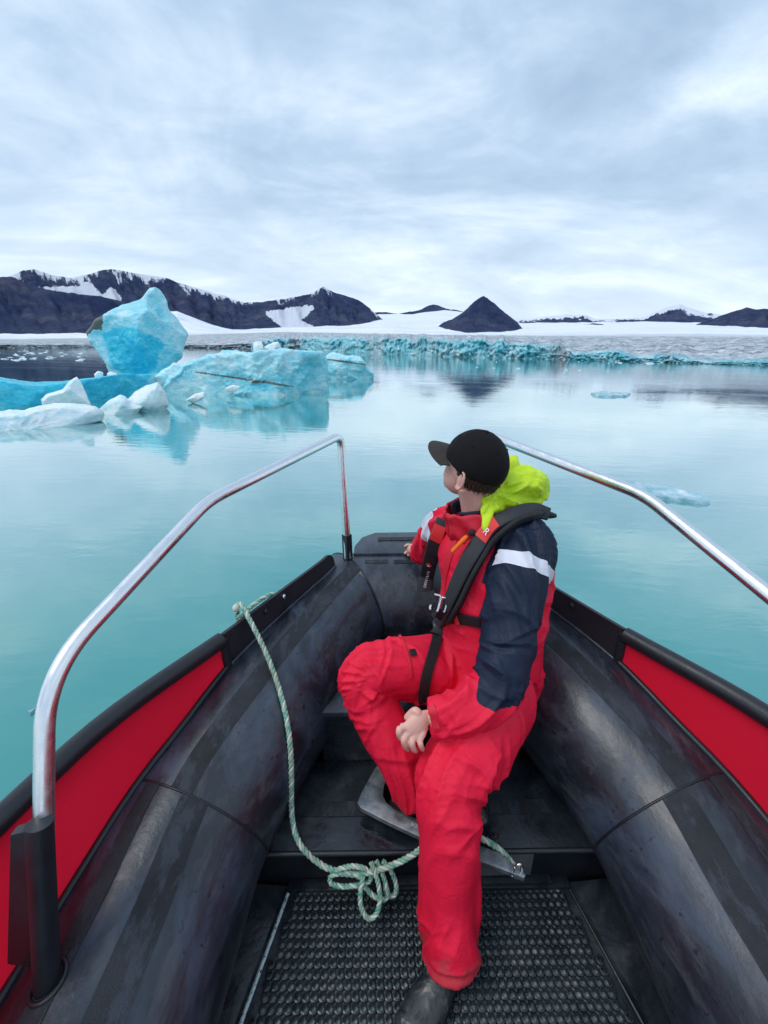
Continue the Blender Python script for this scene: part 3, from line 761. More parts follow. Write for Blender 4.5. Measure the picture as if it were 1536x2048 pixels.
for s in (-1, 1):
    ys = np.linspace(-2.4, YC, 60)
    # red panel with a little thickness
    V = []
    for y in ys:
        g0, z0, z1 = gun(y), base_z(y, gun(y)-.045*(1 if y < 1.0 else max(0, (YC-y)/.215)))-.02, lin(GZ, y)
        li = .045*(1 if y < 1.0 else max(0, (YC-y)/.215))
        for off in (0, .006):
            V += [(u(s*(g0-li+off)), y, z0), (u(s*(g0-li*.5+off+.004)), y, (z0+z1)/2), (u(s*(g0+off)), y, z1)]
    n = len(ys); F = []
    for i in range(n-1):
        for a, b in ((0, 1), (1, 2)): F.append((i*6+a, i*6+b, (i+1)*6+b, (i+1)*6+a))
    mesh_obj('side_panel', V, F, M_RED, boat)
    path = [(u(s*(gun(y)+.006)), y, lin(GZ, y)+.015) for y in ys]
    sweep('gunwale_tube', path, .028, M_BLACK, boat, 16)
    path = [(u(s*(gun(y)-.045*(1 if y < 1.0 else max(0, (YC-y)/.215))-.004)), y, base_z(y, gun(y)-.045*(1 if y < 1.0 else max(0, (YC-y)/.215)))+.006) for y in ys]
    sweep('panel_bead', path, .011, M_BLACK, boat, 8)
    # end post between panel and plate
    g0 = gun(YC); z0, z1 = base_z(YC)-.01, lin(GZ, YC)
    sweep('panel_post', [(u(s*g0), YC, z0), (u(s*g0), YC, z1+.02)], .016, M_BLACK, boat, 10)
    # black bow plate, tapering down to the corner of the bow tube
    yp = np.linspace(YC+.005, 1.83, 40); V = []
    for y in yp:
        t = (y-YC)/(1.83-YC); g0 = gun(y); zb = base_z(y)-.02; zt = lin(GZ, y)+.035
        zt = zt-(zt-zb-.01)*max(0, (t-.88)/.12)**2.0
        V += [(u(s*g0), y, zb), (u(s*g0), y, zt), (u(s*(g0+.014)), y, zt), (u(s*(g0+.014)), y, zb)]
    F = []
    for i in range(len(yp)-1):
        for a in range(4): F.append((i*4+a, i*4+(a+1) % 4, (i+1)*4+(a+1) % 4, (i+1)*4+a))
    F += [(0, 1, 2, 3), tuple(len(V)-4+k for k in range(4))]
    mesh_obj('bow_plate', V, F, M_PLATE, boat, True, 30)
    sweep('weld_bead', [(u(s*(gun(y)-.006)), y, base_z(y)+.003) for y in np.linspace(YC, 1.80, 30)], .008, M_TUBE, boat, 8)

# bolts through the bow plates
def bolt(px, py, name, mat, s, r=.011):
    best = min(((abs(PB(px, py, y=y)[0]-u(s*gun(y))), y) for y in np.linspace(1.2, 1.8, 200)))
    q = PB(px, py, y=best[1])
    bm = bmesh.new(); bmesh.ops.create_uvsphere(bm, u_segments=12, v_segments=8, radius=r)
    for v in bm.verts: v.co.x *= .7
    o = bm_obj(name, bm, mat, boat, True, 60); o.location = (u(s*(gun(best[1])-.003)), q[1], q[2])
bolt(566, 1193, 'bolt', M_STEEL, -1); bolt(530, 1223, 'bolt', M_BLACK, -1); bolt(1146, 1211, 'bolt', M_BLACK, 1)

# --- handrails with black sockets
RAIL_R = .0185
for s in (-1, 1):
    foot = np.array([.835, .47, .43]); sock = np.array([.815, .565, .79]); nb = np.array([.832, .70, 1.035]); mb = np.array([.672, 1.235, 1.222]); ft = np.array([.318, 1.885, 1.298]); fb = np.array([.31, 1.865, .70])
    pts = [foot+(sock-foot)*.5, nb, mb, ft, fb]
    path = fillet(pts, [.12, .06, .055], 10); path = path.copy(); path[:, 0] = u(0)+s*path[:, 0]
    h = sweep('handrail', densify(path, .012), RAIL_R, M_STEEL, boat, 18)
    def sk(a, b, r): 
        q = np.array([a, b]); q[:, 0] = u(0)+s*q[:, 0]; return densify(q, .02)
    V, F = sweep_data(sk(foot, sock, 0), .0235, 20)
    mesh_obj('rail_socket', V, F, M_BLACK, h, True, 40)
    V, F = sweep_data(sk(fb-np.array([0, 0, .03]), fb+np.array([0, 0, .125]), 0), .024, 4, True)
    mesh_obj('rail_socket', V, F, M_BLACK, h, False)
    # web from the near socket out to the panel
    w0 = foot+(sock-foot)*.12; w1 = foot+(sock-foot)*.97
    poly = [w0, w1, w1+np.array([.065, 0, -.02]), w0+np.array([.075, 0, .02])]
    poly = [(u(s*q[0]), q[1], q[2]) for q in poly]
    prism('socket_web', poly, (0, .02, 0), M_BLACK, h, .003)
    c = foot+(sock-foot)*.06
    q = np.array([[c[0]+.031*math.cos(a), c[1]+.034*math.sin(a), base_z(c[1]+.034*math.sin(a), c[0]+.031*math.cos(a))+.002] for a in np.linspace(0, 2*math.pi, 30)])
    q[:, 0] = u(0)+s*q[:, 0]
    V, F = sweep_data(q, .005, 8, False); mesh_obj('weld_bead', V, F, M_BLACK, h)

# --- hull skin below the tubes
hp = side_path[::4]; V = []
for c in hp:
    zk = -.16+.28*max(0, (c[1]-.6)/1.2)**1.6
    zo = c[2]-.235; zm = zo*.4+zk*.6-.06
    for f, z in ((-1, zo), (-.5, zm), (0, zk-.08), (.5, zm), (1, zo)): V.append((u(f*c[0]), c[1], z))
mesh_obj('hull_bottom', V, strip_faces(len(hp), 5, False), M_BLACK, boat)

# --- flat step on the nose with grip tape
def flatpoly(pts, z, th, name, mat, bevel=.003): return prism(name, [(p[0], p[1], z) for p in pts], (0, 0, -th), mat, boat, bevel)
zt = .445+TUBE_R+.010
nose = [(-.285, 1.90), (-.285, 1.99), (-.25, 2.10), (-.18, 2.16), (.18, 2.16), (.25, 2.10), (.285, 1.99), (.285, 1.90)]
flatpoly([(u(a), b) for a, b in nose[::-1]], zt, .03, 'bow_step', M_TUBE, .006)
for (x0, x1, y0, y1) in ((-.165, .24, 2.045, 2.085),): flatpoly([(u(x0), y0), (u(x1), y0), (u(x1), y1), (u(x0), y1)], zt+.0035, .003, 'grip_strip', M_GRIP, 0)
def bow_strip(x0, x1, a0, a1):
    a = np.linspace(a0, a1, 6); V = []
    rng = random.Random(int(x0*1000)); xs = np.linspace(x0, x1, 24)
    for x in xs:
        e0, e1 = rng.uniform(-.012, .012), rng.uniform(-.012, .012)
        for k, q in enumerate(a):
            q2 = q+(e0 if k == 0 else e1 if k == 5 else 0)
            V.append((u(x), 1.87+(TUBE_R+.0018)*math.sin(q2), .445+(TUBE_R+.0018)*math.cos(q2)))
    return mesh_obj('grip_strip', V, strip_faces(len(xs), 6, False), M_GRIP, boat)
bow_strip(-.225, -.115, -.20, -.08); bow_strip(-.085, .07, -.21, -.10); bow_strip(.12, .24, -.20, -.08)

# --- floor, steps and seat
def _alu(nt, p):
    g = nt.obj(); n = nt.noise(g, 18, 5, .6)
    setp(nt, p, color=nt.ramp(n, [(.35, (.10, .17, .19)), (.55, (.28, .38, .39)), (.7, (.60, .64, .62))]), rough=nt.ramp(n, [(.4, .2), (.6, .45)]), metal=.25)
M_ALU = material('wet_aluminium', _alu)
zf = 0.0
prism('bilge_floor', [(u(-.78), -1.6, -.022), (u(.78), -1.6, -.022), (u(.78), .6, -.022), (u(.58), 1.2, -.022), (u(.35), 1.7, -.022), (u(-.35), 1.7, -.022), (u(-.58), 1.2, -.022), (u(-.78), .6, -.022)], (0, 0, -.02), M_BLACK, boat, 0)
prism('floor', [(u(-.50), -1.6, zf), (u(.50), -1.6, zf), (u(.50), .55, zf), (u(.425), .85, zf), (u(-.425), .85, zf), (u(-.50), .55, zf)], (0, 0, -.02), M_ALU, boat, 0)
for s in (-1, 1):   # black margin beside the mat, with the worn pale lip of the floor frame
    inn = [(.49, -1.6), (.51, .30), (.497, .53), (.42, .87)]; out_ = [(.76, -1.6), (.76, .30), (.73, .53), (.66, .87)]
    V = []
    for (a, y0), (b, y1) in zip(inn, out_): V += [(u(s*a), y0, .003), (u(s*(a+.05)), y0, .004), (u(s*b), y1, .035)]
    mesh_obj('floor_margin', V, strip_faces(4, 3, False), M_DECK, boat, False)
box('mat_front_bar', (u(-.46), .850, -.005), (u(.46), .8845, .016), M_DECK, boat, .003)
def _chip(nt, p):
    g = nt.obj(); n = nt.noise(g, 60, 4, .7)
    setp(nt, p, color=nt.ramp(n, [(.38, (.02, .03, .035)), (.45, (.42, .55, .57)), (.7, (.60, .70, .70))]), rough=.5)
M_CHIP = material('chipped_pale_edge', _chip)
path = [(u(-.541), .30, .012), (u(-.528), .53, .012), (u(-.456), .845, .012)]
sweep('floor_lip', densify(path, .03), .0055, M_CHIP, boat, 6)
sweep('floor_lip', densify([(u(.541), .30, .012), (u(.528), .53, .012), (u(.456), .845, .012)], .03), .004, M_BLACK, boat, 6)

# lower step (anchor platform)
lo = [(u(-.535), .850), (u(.535), .850), (u(.45), 1.165), (u(-.45), 1.165)]
flatpoly(lo, .200, .018, 'lower_step', M_DECK, .004)
sweep('step_lip', [(u(-.53), .852, .196), (u(.53), .852, .196)], .008, M_BLACK, boat, 8)
flatpoly([(u(-.42), .96), (u(.42), .96), (u(.40), 1.01), (u(-.40), 1.01)], .2035, .003, 'grip_strip', M_GRIP, 0)
box('step_riser', (u(-.60), .885, -.02), (u(.60), .90, .182), M_BLACK, boat, .002)
box('riser_ledge', (u(-.33), .856, .0165), (u(.40), .8845, .030), M_DECK, boat, .003)
box('riser_plate', (u(.10), .874, .035), (u(.335), .884, .155), plain('grey_alloy_plate', (.30, .31, .31), .45, .7, .3, 20), boat, .003)
# seat box
box('seat_riser', (u(-.37), 1.165, .19), (u(.37), 1.185, .44), M_DECK, boat, .003)
flatpoly([(u(-.40), 1.150), (u(.40), 1.150), (u(.33), 1.50), (u(-.33), 1.50)], .455, .022, 'bow_seat', M_TUBE, .005)
box('bow_locker', (u(-.33), 1.48, .19), (u(.33), 1.70, .40), M_BLACK, boat, .004)
box('latch', (u(-.165), 1.148, .36), (u(-.13), 1.166, .44), M_BLACK, boat, .004)

# --- ring mat
def ring_mat():
    root = empty('rubber_ring_mat', matrix=BOAT)
    tag(root, 'black perforated rubber ring mat on the boat floor', 'mat')
    p = .0224; th = .0115; z1 = .016; seg = 12
    bm = bmesh.new(); cells = 0; rng = random.Random(3)
    V = []; F = []
    def half(y): return lin([(-.5, .525), (.3, .530), (.53, .518), (.845, .445)], y)
    ny = 60
    for r in range(ny):
        yc = .832-r*p
        hw = half(yc); nx = int((hw-p*.6)/p)
        for cx in range(-nx, nx+1):
            x0 = u(cx*p); h = p/2; c = .0058+.0008*rng.random(); rr = .0070*(1+.05*rng.uniform(-1, 1))
            outer = [(h, -h+c), (h, h-c), (h-c, h), (-h+c, h), (-h, h-c), (-h, -h+c), (-h+c, -h), (h-c, -h)]
            oo = []
            for k in range(seg):                     # outer octagon sampled along the ring's spokes
                a = 2*math.pi*k/seg; d = (math.cos(a), math.sin(a))
                t = min(h/abs(d[0]) if abs(d[0]) > 1e-6 else 9, h/abs(d[1]) if abs(d[1]) > 1e-6 else 9, (2*h-c)/(abs(d[0])+abs(d[1])))
                oo.append((d[0]*t, d[1]*t))
            b = len(V); dz = rng.uniform(-.0006, .0006)
            for (ox, oy) in oo: V.append((x0+ox, yc+oy, z1+dz-.0012))
            for k in range(seg):
                a = 2*math.pi*k/seg; V.append((x0+rr*1.10*math.cos(a), yc+rr*1.10*math.sin(a), z1+dz))
            for k in range(seg):
                a = 2*math.pi*k/seg; V.append((x0+rr*math.cos(a), yc+rr*math.sin(a), z1+dz-.001))
            for k in range(seg):
                a = 2*math.pi*k/seg; V.append((x0+rr*math.cos(a), yc+rr*math.sin(a), z1-th))
            for k in range(seg): V.append((x0+oo[k][0], yc+oo[k][1], z1-th))
            for k in range(seg):
                n = (k+1) % seg
                for (i0, i1) in ((0, 1), (1, 2), (2, 3)): F.append((b+i0*seg+k, b+i0*seg+n, b+i1*seg+n, b+i1*seg+k))
                F.append((b+k, b+4*seg+k, b+4*seg+n, b+n))
    def _rub(nt, pr):
        g = nt.obj(); n = nt.noise(g, 9, 4)
        setp(nt, pr, color=nt.ramp(n, [(.35, (.007, .010, .014)), (.65, (.020, .027, .036))]), rough=nt.ramp(n, [(.4, .22), (.6, .42)]), normal=nt.bump(nt.noise(g, 220, 2), .3, .001))
    m = mesh_obj('mat_rings', V, F, material('wet_rubber', _rub), root, False)
ring_mat()

# ================================================================== THE PERSON
from mathutils.bvhtree import BVHTree
A = lambda *v: np.array(v, float)
PORG = A(.34, 1.20, 0)                     # the person's own origin, on the floor under the seat
person = empty('person', matrix=BOAT @ Matrix.Translation(PORG))
tag(person, 'person in red and navy flotation suit and black cap seated at the bow', 'person')
def pmesh(name, V, F, mat, parent=person, smooth=True, angle=None):
    return mesh_obj(name, np.asarray(V, float)-PORG, F, mat, parent, smooth, angle)

def loft_data(C, Ax, Bx, a, b, seg=28):
    V = []; n = len(C); th = np.linspace(0, 2*np.pi, seg, endpoint=False)
    for i in range(n): V.append(C[i]+np.cos(th)[:, None]*Ax[i]*a[i]+np.sin(th)[:, None]*Bx[i]*b[i])
    V = np.concatenate(V); F = strip_faces(n, seg)
    F.append(tuple(range(seg-1, -1, -1))); F.append(tuple((n-1)*seg+j for j in range(seg)))
    return V, F
def chain(pts, n=8):
    q = catmull([np.array(p, float) for p in pts], n); return q[:, :3], q[:, 3]
def ellipsoid_data(c, ax, r, su=24, sv=16):
    if ax is AX_: r = [q*.915 for q in r]
    V = []; F = []
    for i in range(sv+1):
        f = -math.pi/2+math.pi*i/sv
        for j in range(su):
            t = 2*math.pi*j/su
            V.append(c+ax[0]*r[0]*math.cos(f)*math.cos(t)+ax[1]*r[1]*math.cos(f)*math.sin(t)+ax[2]*r[2]*math.sin(f))
    for i in range(sv):
        for j in range(su): k = (j+1) % su; F.append((i*su+j, i*su+k, (i+1)*su+k, (i+1)*su+j))
    return np.array(V), F
AX_ = None
def joined(parts):
    V = []; F = []; b = 0
    for v, f in parts:
        V.append(np.asarray(v)); F += [tuple(i+b for i in q) for q in f]; b += len(v)
    return np.concatenate(V), F
def remesh(parts, voxel, smooth=4):
    """one continuous surface from overlapping closed pieces"""
    V, F = joined(parts)
    me = bpy.data.meshes.new('tmp'); me.from_pydata([tuple(v) for v in V], [], F)
    o = bpy.data.objects.new('tmp', me); COL.objects.link(o)
    m = o.modifiers.new('r', 'REMESH'); m.mode = 'VOXEL'; m.voxel_size = voxel
    if smooth:
        m2 = o.modifiers.new('s', 'SMOOTH'); m2.iterations = smooth; m2.factor = .5
    dg = bpy.context.evaluated_depsgraph_get(); dg.update()
    e = o.evaluated_get(dg).to_mesh()
    n = len(e.vertices); co = np.zeros(n*3); e.vertices.foreach_get('co', co)
    fs = [tuple(p.vertices) for p in e.polygons]
    nr = np.zeros(n*3); e.vertices.foreach_get('normal', nr)
    o.evaluated_get(dg).to_mesh_clear(); bpy.data.objects.remove(o); bpy.data.meshes.remove(me)
    return co.reshape(-1, 3), fs, nr.reshape(-1, 3)

# --- skeleton of the pose
S_AX = A(.66, -.751, 0); N_AX = A(-.751, -.66, 0)          # across the shoulders / out of the chest
r4 = lambda p, r: (*p, r)
wr_l = PB(851, 1437, d=1.205); wr_r = PB(836, 1096, y=1.80)
ch_sl, r_sl = chain([(.385, 1.315, 1.045, .10), r4(PB(1046, 1092, d=1.365), .100), r4(PB(1038, 1150, d=1.32), .097), r4(PB(1022, 1230, d=1.28), .086), r4(PB(1010, 1310, d=1.25), .082), r4(PB(988, 1376, d=1.225), .079), r4(PB(935, 1412, d=1.21), .074), r4(PB(885, 1429, d=1.205), .062), r4(wr_l+A(.012, .003, .004), .052)])
ch_sr, r_sr = chain([(.27, 1.43, 1.035, .085), (.235, 1.50, 1.01, .082), (.205, 1.575, .93, .078), (.18, 1.65, .855, .070), (.165, 1.73, .80, .056), r4(wr_r, .046)])
ch_ll, r_ll = chain([(.400, 1.20, .545, .125), (.355, 1.075, .555, .125), (.255, .935, .545, .115), (.178, .845, .505, .103), (.170, .775, .400, .087), (.168, .725, .27, .083), (.166, .680, .16, .087), (.165, .655, .095, .085)])
ch_lr, r_lr = chain([(.285, 1.24, .545, .125), (.165, 1.205, .590, .120), (.02, 1.15, .648, .100), (-.070, 1.11, .650, .086), (-.050, 1.075, .565, .082), (.015, 1.025, .455, .086), (.085, .975, .335, .082), (.105, .955, .29, .078)])
t_c0 = [A(.365, 1.235, .45), A(.36, 1.23, .52), A(.355, 1.235, .60), A(.355, 1.255, .70), A(.357, 1.285, .82), A(.358, 1.315, .94), A(.352, 1.338, 1.02), A(.342, 1.352, 1.075), A(.332, 1.357, 1.115)]
t_c = [q-N_AX*k for q, k in zip(t_c0, (0, .01, .02, .035, .045, .045, .03, .01, 0))]
t_a = [.15, .185, .185, .180, .190, .205, .195, .15, .095]; t_b = [.13, .160, .170, .180, .195, .195, .165, .115, .085]
tc = catmull([A(*c, a, b) for c, a, b in zip(t_c, t_a, t_b)], 5)
suit_parts = [loft_data(tc[:, :3], [S_AX]*len(tc), [-N_AX]*len(tc), tc[:, 3], tc[:, 4], 40)]
chains = [(ch_sl, r_sl, 'sl'), (ch_sr, r_sr, 'sr'), (ch_ll, r_ll, 'll'), (ch_lr, r_lr, 'lr'), (tc[:, :3], (tc[:, 3]+tc[:, 4])/2, 'to')]
for c, r, _ in chains[:4]: suit_parts.append(sweep_data(c, r, 24))
SV, SF, SN = remesh(suit_parts, .0052, 6)

# --- which limb each point belongs to, and how far along it lies
best = np.full(len(SV), 9.0); who = np.zeros(len(SV), int); tt = np.zeros(len(SV)); ang = np.zeros(len(SV))
for k, (c, r, nm) in enumerate(chains):
    T, N, B = frames(c, (0, 0, 1) if nm == 'to' else (.3, .2, 1))
    s = np.concatenate([[0], np.cumsum(np.linalg.norm(np.diff(c, axis=0), axis=1))])
    d = np.linalg.norm(SV[:, None]-c[None], axis=2)
    i = (d/np.maximum(r, .03)[None]).argmin(1); q = d[np.arange(len(SV)), i]/r[i]
    v = SV-c[i]; a_ = np.arctan2((v*B[i]).sum(1), (v*N[i]).sum(1)); along = s[i]+(v*T[i]).sum(1)
    m = q < best
    best[m] = q[m]; who[m] = k; tt[m] = along[m]; ang[m] = a_[m]
J = {0: (.34, .12, .62), 1: (.3, .1, .45), 2: (.40, .05, .80), 3: (.40, .04, .75), 4: (.12, .35, .3)}   # joints along each limb, where cloth bunches
def fold(i):
    k = who[i]; t = tt[i]; a = ang[i]; x, y, z = SV[i]
    j = sum(math.exp(-((t-q)/.11)**2) for q in J[k])
    if k == 4:
        w = fbm(x*3, y*3, z*3, octv=2)
        f1 = ridged(z*6.5+x*3.5+w, x*2-y*1.5, 1.3, 2)-1.0
        amp = .011
    else:
        w = fbm(x*3, y*3, z*3+k, octv=2)*.8
        f1 = ridged(t*7.5+math.sin(a+k)*1.5+w, math.cos(a)*.5, k*3.1+math.sin(a)*.5, 2)-1.0
        amp = .006+.015*min(1, j)
    f2 = fbm(x*9, y*9, z*9, octv=2)
    return amp*f1+.0045*f2
disp = np.array([fold(i) for i in range(len(SV))])
# sharp-edged creases: each one an arc across a limb, drawn in (length, angle) with its own slope and reach
crng = random.Random(17)
def crease(k, t0, a0, slope, reach, width, amp):
    m = who == k
    da = np.angle(np.exp(1j*(ang[m]-a0)))
    d = tt[m]-t0-slope*da+.006*np.sin(da*3+t0*40)
    p = np.exp(-np.abs(d)/width)*1.0-.55*np.exp(-((d-width*1.9)/(width*1.5))**2)
    disp[m] += amp*p*np.exp(-(da/reach)**2)
for k, spots in {0: [(.12, .06), (.36, .05), (.46, .05), (.54, .06), (.66, .05), (.74, .03)], 2: [(.05, .06), (.16, .06), (.34, .05), (.42, .05), (.52, .07), (.78, .05), (.86, .04)], 3: [(.08, .06), (.2, .07), (.33, .06), (.44, .04), (.52, .05), (.62, .06)], 1: [(.2, .05), (.35, .05), (.42, .03)]}.items():
    for t0, sp in spots:
        for _ in range(4): crease(k, t0+crng.gauss(0, sp), crng.uniform(-math.pi, math.pi), crng.uniform(-.05, .05), crng.uniform(.45, 1.1), crng.uniform(.006, .011), crng.uniform(.005, .011))
m = who == 4
for _ in range(34):
    q = SV[crng.choice(np.nonzero(m)[0])]; dr = A(crng.gauss(0, 1), crng.gauss(0, 1), crng.gauss(0, .6)); dr /= np.linalg.norm(dr)
    v = SV[m]-q; L = crng.uniform(.05, .12); w = crng.uniform(.006, .010)
    al = v@dr; pe = np.cross(dr, SN[m]); d = (v*pe).sum(1)
    disp[m] += crng.uniform(.004, .009)*np.exp(-np.abs(d)/w)*np.exp(-(al/L)**2)*(np.linalg.norm(v, axis=1) < .2)
SV = SV+SN*disp[:, None]
# flared trouser hem
def _cloth(nt, p):
    g = nt.obj()
    nv, wear = nt.attr('navy'), nt.attr('wear')
    n = nt.noise(g, 7, 5, .6); w = nt.noise(g, 420, 2)
    red = nt.mix(n, (.74, .006, .036), (.86, .014, .058))
    red = nt.mix(nt.ramp(nt.math('ADD', wear, nt.noise(g, 14, 5, .7)), [(.95, 0.0), (1.25, .55)]), red, (.42, .06, .07))
    red = nt.mix(nt.ramp(nt.noise(g, 20, 5, .75), [(.70, 0.0), (.82, .25)]), red, (.85, .12, .15))
    navy = nt.mix(n, (.003, .009, .026), (.006, .017, .045))
    f = nt.ramp(nv, [(.44, 0.0), (.56, 1.0)])
    setp(nt, p, color=nt.mix(f, red, navy), rough=nt.mix(f, (.62, .62, .62), (.52, .52, .52)), spec=.3, sheen=.0,
         normal=nt.bump(nt.math('ADD', nt.math('MULTIPLY', w, .5), nt.math('MULTIPLY', nt.noise(g, 22, 5, .62, 1.6), 2.0)), .32, .005))
M_SUIT = material('suit_fabric', _cloth)
suit = pmesh('flotation_suit', SV, SF, M_SUIT)
lat = (SV-A(.355, 1.30, 0))@S_AX; frt = (SV-A(.355, 1.30, 0))@N_AX
sl_s = tt.copy()
navy = np.zeros(len(SV))
m0 = who == 0
elbow_s = .575+.045*np.sin(ang*2+.6)
navy[m0] = 1/(1+np.exp(-(elbow_s-tt)[m0]/.004))
m4 = (who == 4)
yoke = np.minimum(SV[:, 2]-(.955+.0*lat), lat-.060)
navy[m4] = 1/(1+np.exp(-yoke[m4]/.004))
m1 = who == 1
navy[m1] = 0
add_attr(suit, 'navy', navy)
wear = np.where(who == 2, np.clip((.36-SV[:, 2])/.3, 0, 1)*.72, 0)
add_attr(suit, 'wear', wear)
SBVH = BVHTree.FromPolygons([Vector(v) for v in SV], SF)
_last = [1.4]
def hit(px, py, off=0.0):
    r = Vector(ray(BB, px, py)); h = SBVH.ray_cast(Vector(CAM_B), r.normalized())
    if h[0] is None:
        q = PB(px, py, d=_last[0]); return q, -np.array(r.normalized())
    q = np.array(h[0]); _last[0] = (q-CAM_B)@BB[2]
    n = np.array(h[1])
    if n@np.array(r) > 0: n = -n
    return q+n*off, n
def ribbon_data(px_path, width, th, off=0.0, n=6, wf=None, smooth_n=5, roundness=2, pts3=None, nrm3=None, face=0.0):
    """a strap that lies on the suit along a path seen in the picture"""
    if pts3 is None:
        P2d = catmull([A(a, b, 0) for a, b in px_path], n)
        Q = []; N = []
        for a, b, _ in P2d:
            q, nn = hit(a, b); rr_ = ray(BB, a, b); rr_ /= np.linalg.norm(rr_); Q.append(q); N.append(nn*(1-face)-rr_*face)
        Q = np.array(Q); N = np.array(N)
    else: Q, N = np.array(pts3), np.array(nrm3)
    for _ in range(smooth_n):
        Q[1:-1] = (Q[:-2]+2*Q[1:-1]+Q[2:])/4
    for _ in range(smooth_n*2):
        N[1:-1] = (N[:-2]+2*N[1:-1]+N[2:])/4
    N /= np.linalg.norm(N, axis=1)[:, None]
    T = np.gradient(Q, axis=0); T /= np.linalg.norm(T, axis=1)[:, None]
    B = np.cross(T, N); B /= np.linalg.norm(B, axis=1)[:, None]; N = np.cross(B, T)
    prof = []
    h = th/2
    for k in range(16):
        a = 2*math.pi*k/16; c, s = math.cos(a), math.sin(a)
        prof.append((math.copysign(abs(c)**(1/roundness), c), math.copysign(abs(s)**(1/roundness), s)))
    V = []
    L = len(Q)
    for i in range(L):
        w = width*(wf(i/(L-1)) if wf else 1)/2
        for c, s in prof: V.append(Q[i]+N[i]*(off+h+s*h)+B[i]*(c*w))
    F = strip_faces(L, 16); F.append(tuple(range(15, -1, -1))); F.append(tuple((L-1)*16+j for j in range(16)))
    return np.array(V), F, Q, N, B, T
def ribbon(name, px_path, width, th, mat, parent=person, **kw):
    V, F, Q, N, B, T = ribbon_data(px_path, width, th, **kw)
    return pmesh(name, V, F, mat, parent, True, 50), (Q, N, B, T)

# reflective bands round the upper sleeves: a sleeve-hugging ring of the suit's own surface
def band(k, t0, t1, name):
    m = (who == k) & (tt > t0-.02) & (tt < t1+.02)
    bm = bmesh.new(); idx = {}
    for f in SF:
        if all(m[i] for i in f):
            vs_ = []
            for i in f:
                if i not in idx: idx[i] = bm.verts.new(Vector(SV[i]+SN[i]*.0018-PORG))
                vs_.append(idx[i])
            try: bm.faces.new(vs_)
            except ValueError: pass
    c = chains[k][0]; s = np.concatenate([[0], np.cumsum(np.linalg.norm(np.diff(c, axis=0), axis=1))])
    for t, sg in ((t0, -1), (t1, 1)):
        i = np.searchsorted(s, t); p = c[i]; d = c[min(i+1, len(c)-1)]-c[i-1]; d /= np.linalg.norm(d)
        bmesh.ops.bisect_plane(bm, geom=bm.verts[:]+bm.edges[:]+bm.faces[:], plane_co=Vector(p-PORG), plane_no=Vector(d*sg), clear_outer=True)
    return bm_obj(name, bm, M_REFLECT, person, True, 60)
def _refl(nt, p):
    g = nt.obj(); n = nt.noise(g, 40, 4)
    setp(nt, p, color=nt.mix(n, (.62, .64, .74), (.78, .79, .88)), rough=.45, normal=nt.bump(nt.noise(g, 70, 3), .3, .003))
M_REFLECT = material('reflective_tape', _refl)
band(0, .150, .205, 'reflective_band'); band(1, .07, .13, 'reflective_band')

# --- body: head, neck, hands in one continuous surface (the rest of it lies inside the suit)
def _skin(nt, p):
    g = nt.obj(); n = nt.noise(g, 25, 5, .6)
    p.inputs['Subsurface Radius'].default_value = (.01, .004, .002)
    setp(nt, p, color=nt.mix(n, (.72, .38, .31), (.80, .47, .39)), rough=.5, sss=.15, spec=.35, normal=nt.bump(nt.noise(g, 140, 3), .2, .001))
M_SKIN = material('skin', _skin)
HF = A(-.70, .64, .27); HF /= np.linalg.norm(HF)
HL = np.cross([0, 0, 1.0], HF); HL /= np.linalg.norm(HL)          # his left
HU = np.cross(HF, HL)
HC = PB(946, 932, d=1.37); HS = .915
def hp_(f, l, up): return HC+(HF*f+HL*l+HU*up)*HS
AX = (HF, HL, HU); AX_ = AX
parts = [ellipsoid_data(hp_(-.008, 0, .01), AX, (.100, .078, .108)),
         ellipsoid_data(hp_(.035, 0, -.055), AX, (.062, .060, .072)),
         ellipsoid_data(hp_(.062, 0, -.095), AX, (.030, .034, .028)),
         ellipsoid_data(hp_(.078, 0, .015), AX, (.022, .055, .022)),
         ellipsoid_data(hp_(.060, .032, -.038), AX, (.022, .022, .026)), ellipsoid_data(hp_(.060, -.032, -.038), AX, (.022, .022, .026)),
         ellipsoid_data(hp_(.100, 0, -.030), AX, (.022, .014, .018)), ellipsoid_data(hp_(.094, 0, -.012), AX, (.014, .010, .026)),
         ellipsoid_data(hp_(.084, 0, -.068), AX, (.014, .024, .009)), ellipsoid_data(hp_(.082, 0, -.080), AX, (.014, .022, .008))]
neck0 = hp_(-.025, 0, -.06); neckb = A(.335, 1.352, 1.07)
c, r = chain([(*neck0, .056), (*(neck0*.55+neckb*.45), .055), (*neckb, .062), (.345, 1.33, 1.0, .06)], 4); parts.append(sweep_data(c, r, 20))
for s in (1, -1):          # ears: rim, lobe, hollow left between
    e = hp_(-.012, s*.079, -.030); ea = HF*math.cos(.3)+HU*math.sin(.3)*0; 
    rim = [e+HU*(.031*math.cos(a))*1.0+HF*(-.016*math.sin(a))+HL*s*(.006+.007*math.sin(a)) for a in np.linspace(-.4, 3.6, 14)]
    parts.append(sweep_data(rim, .0045, 8)); parts.append(ellipsoid_data(e+HL*s*.001-HU*.004, (HF, HL, HU), (.013, .006, .025), 14, 10))
    parts.append(ellipsoid_data(e-HU*.028+HF*.003+HL*s*.003, (HF, HL, HU), (.009, .006, .010), 12, 8))
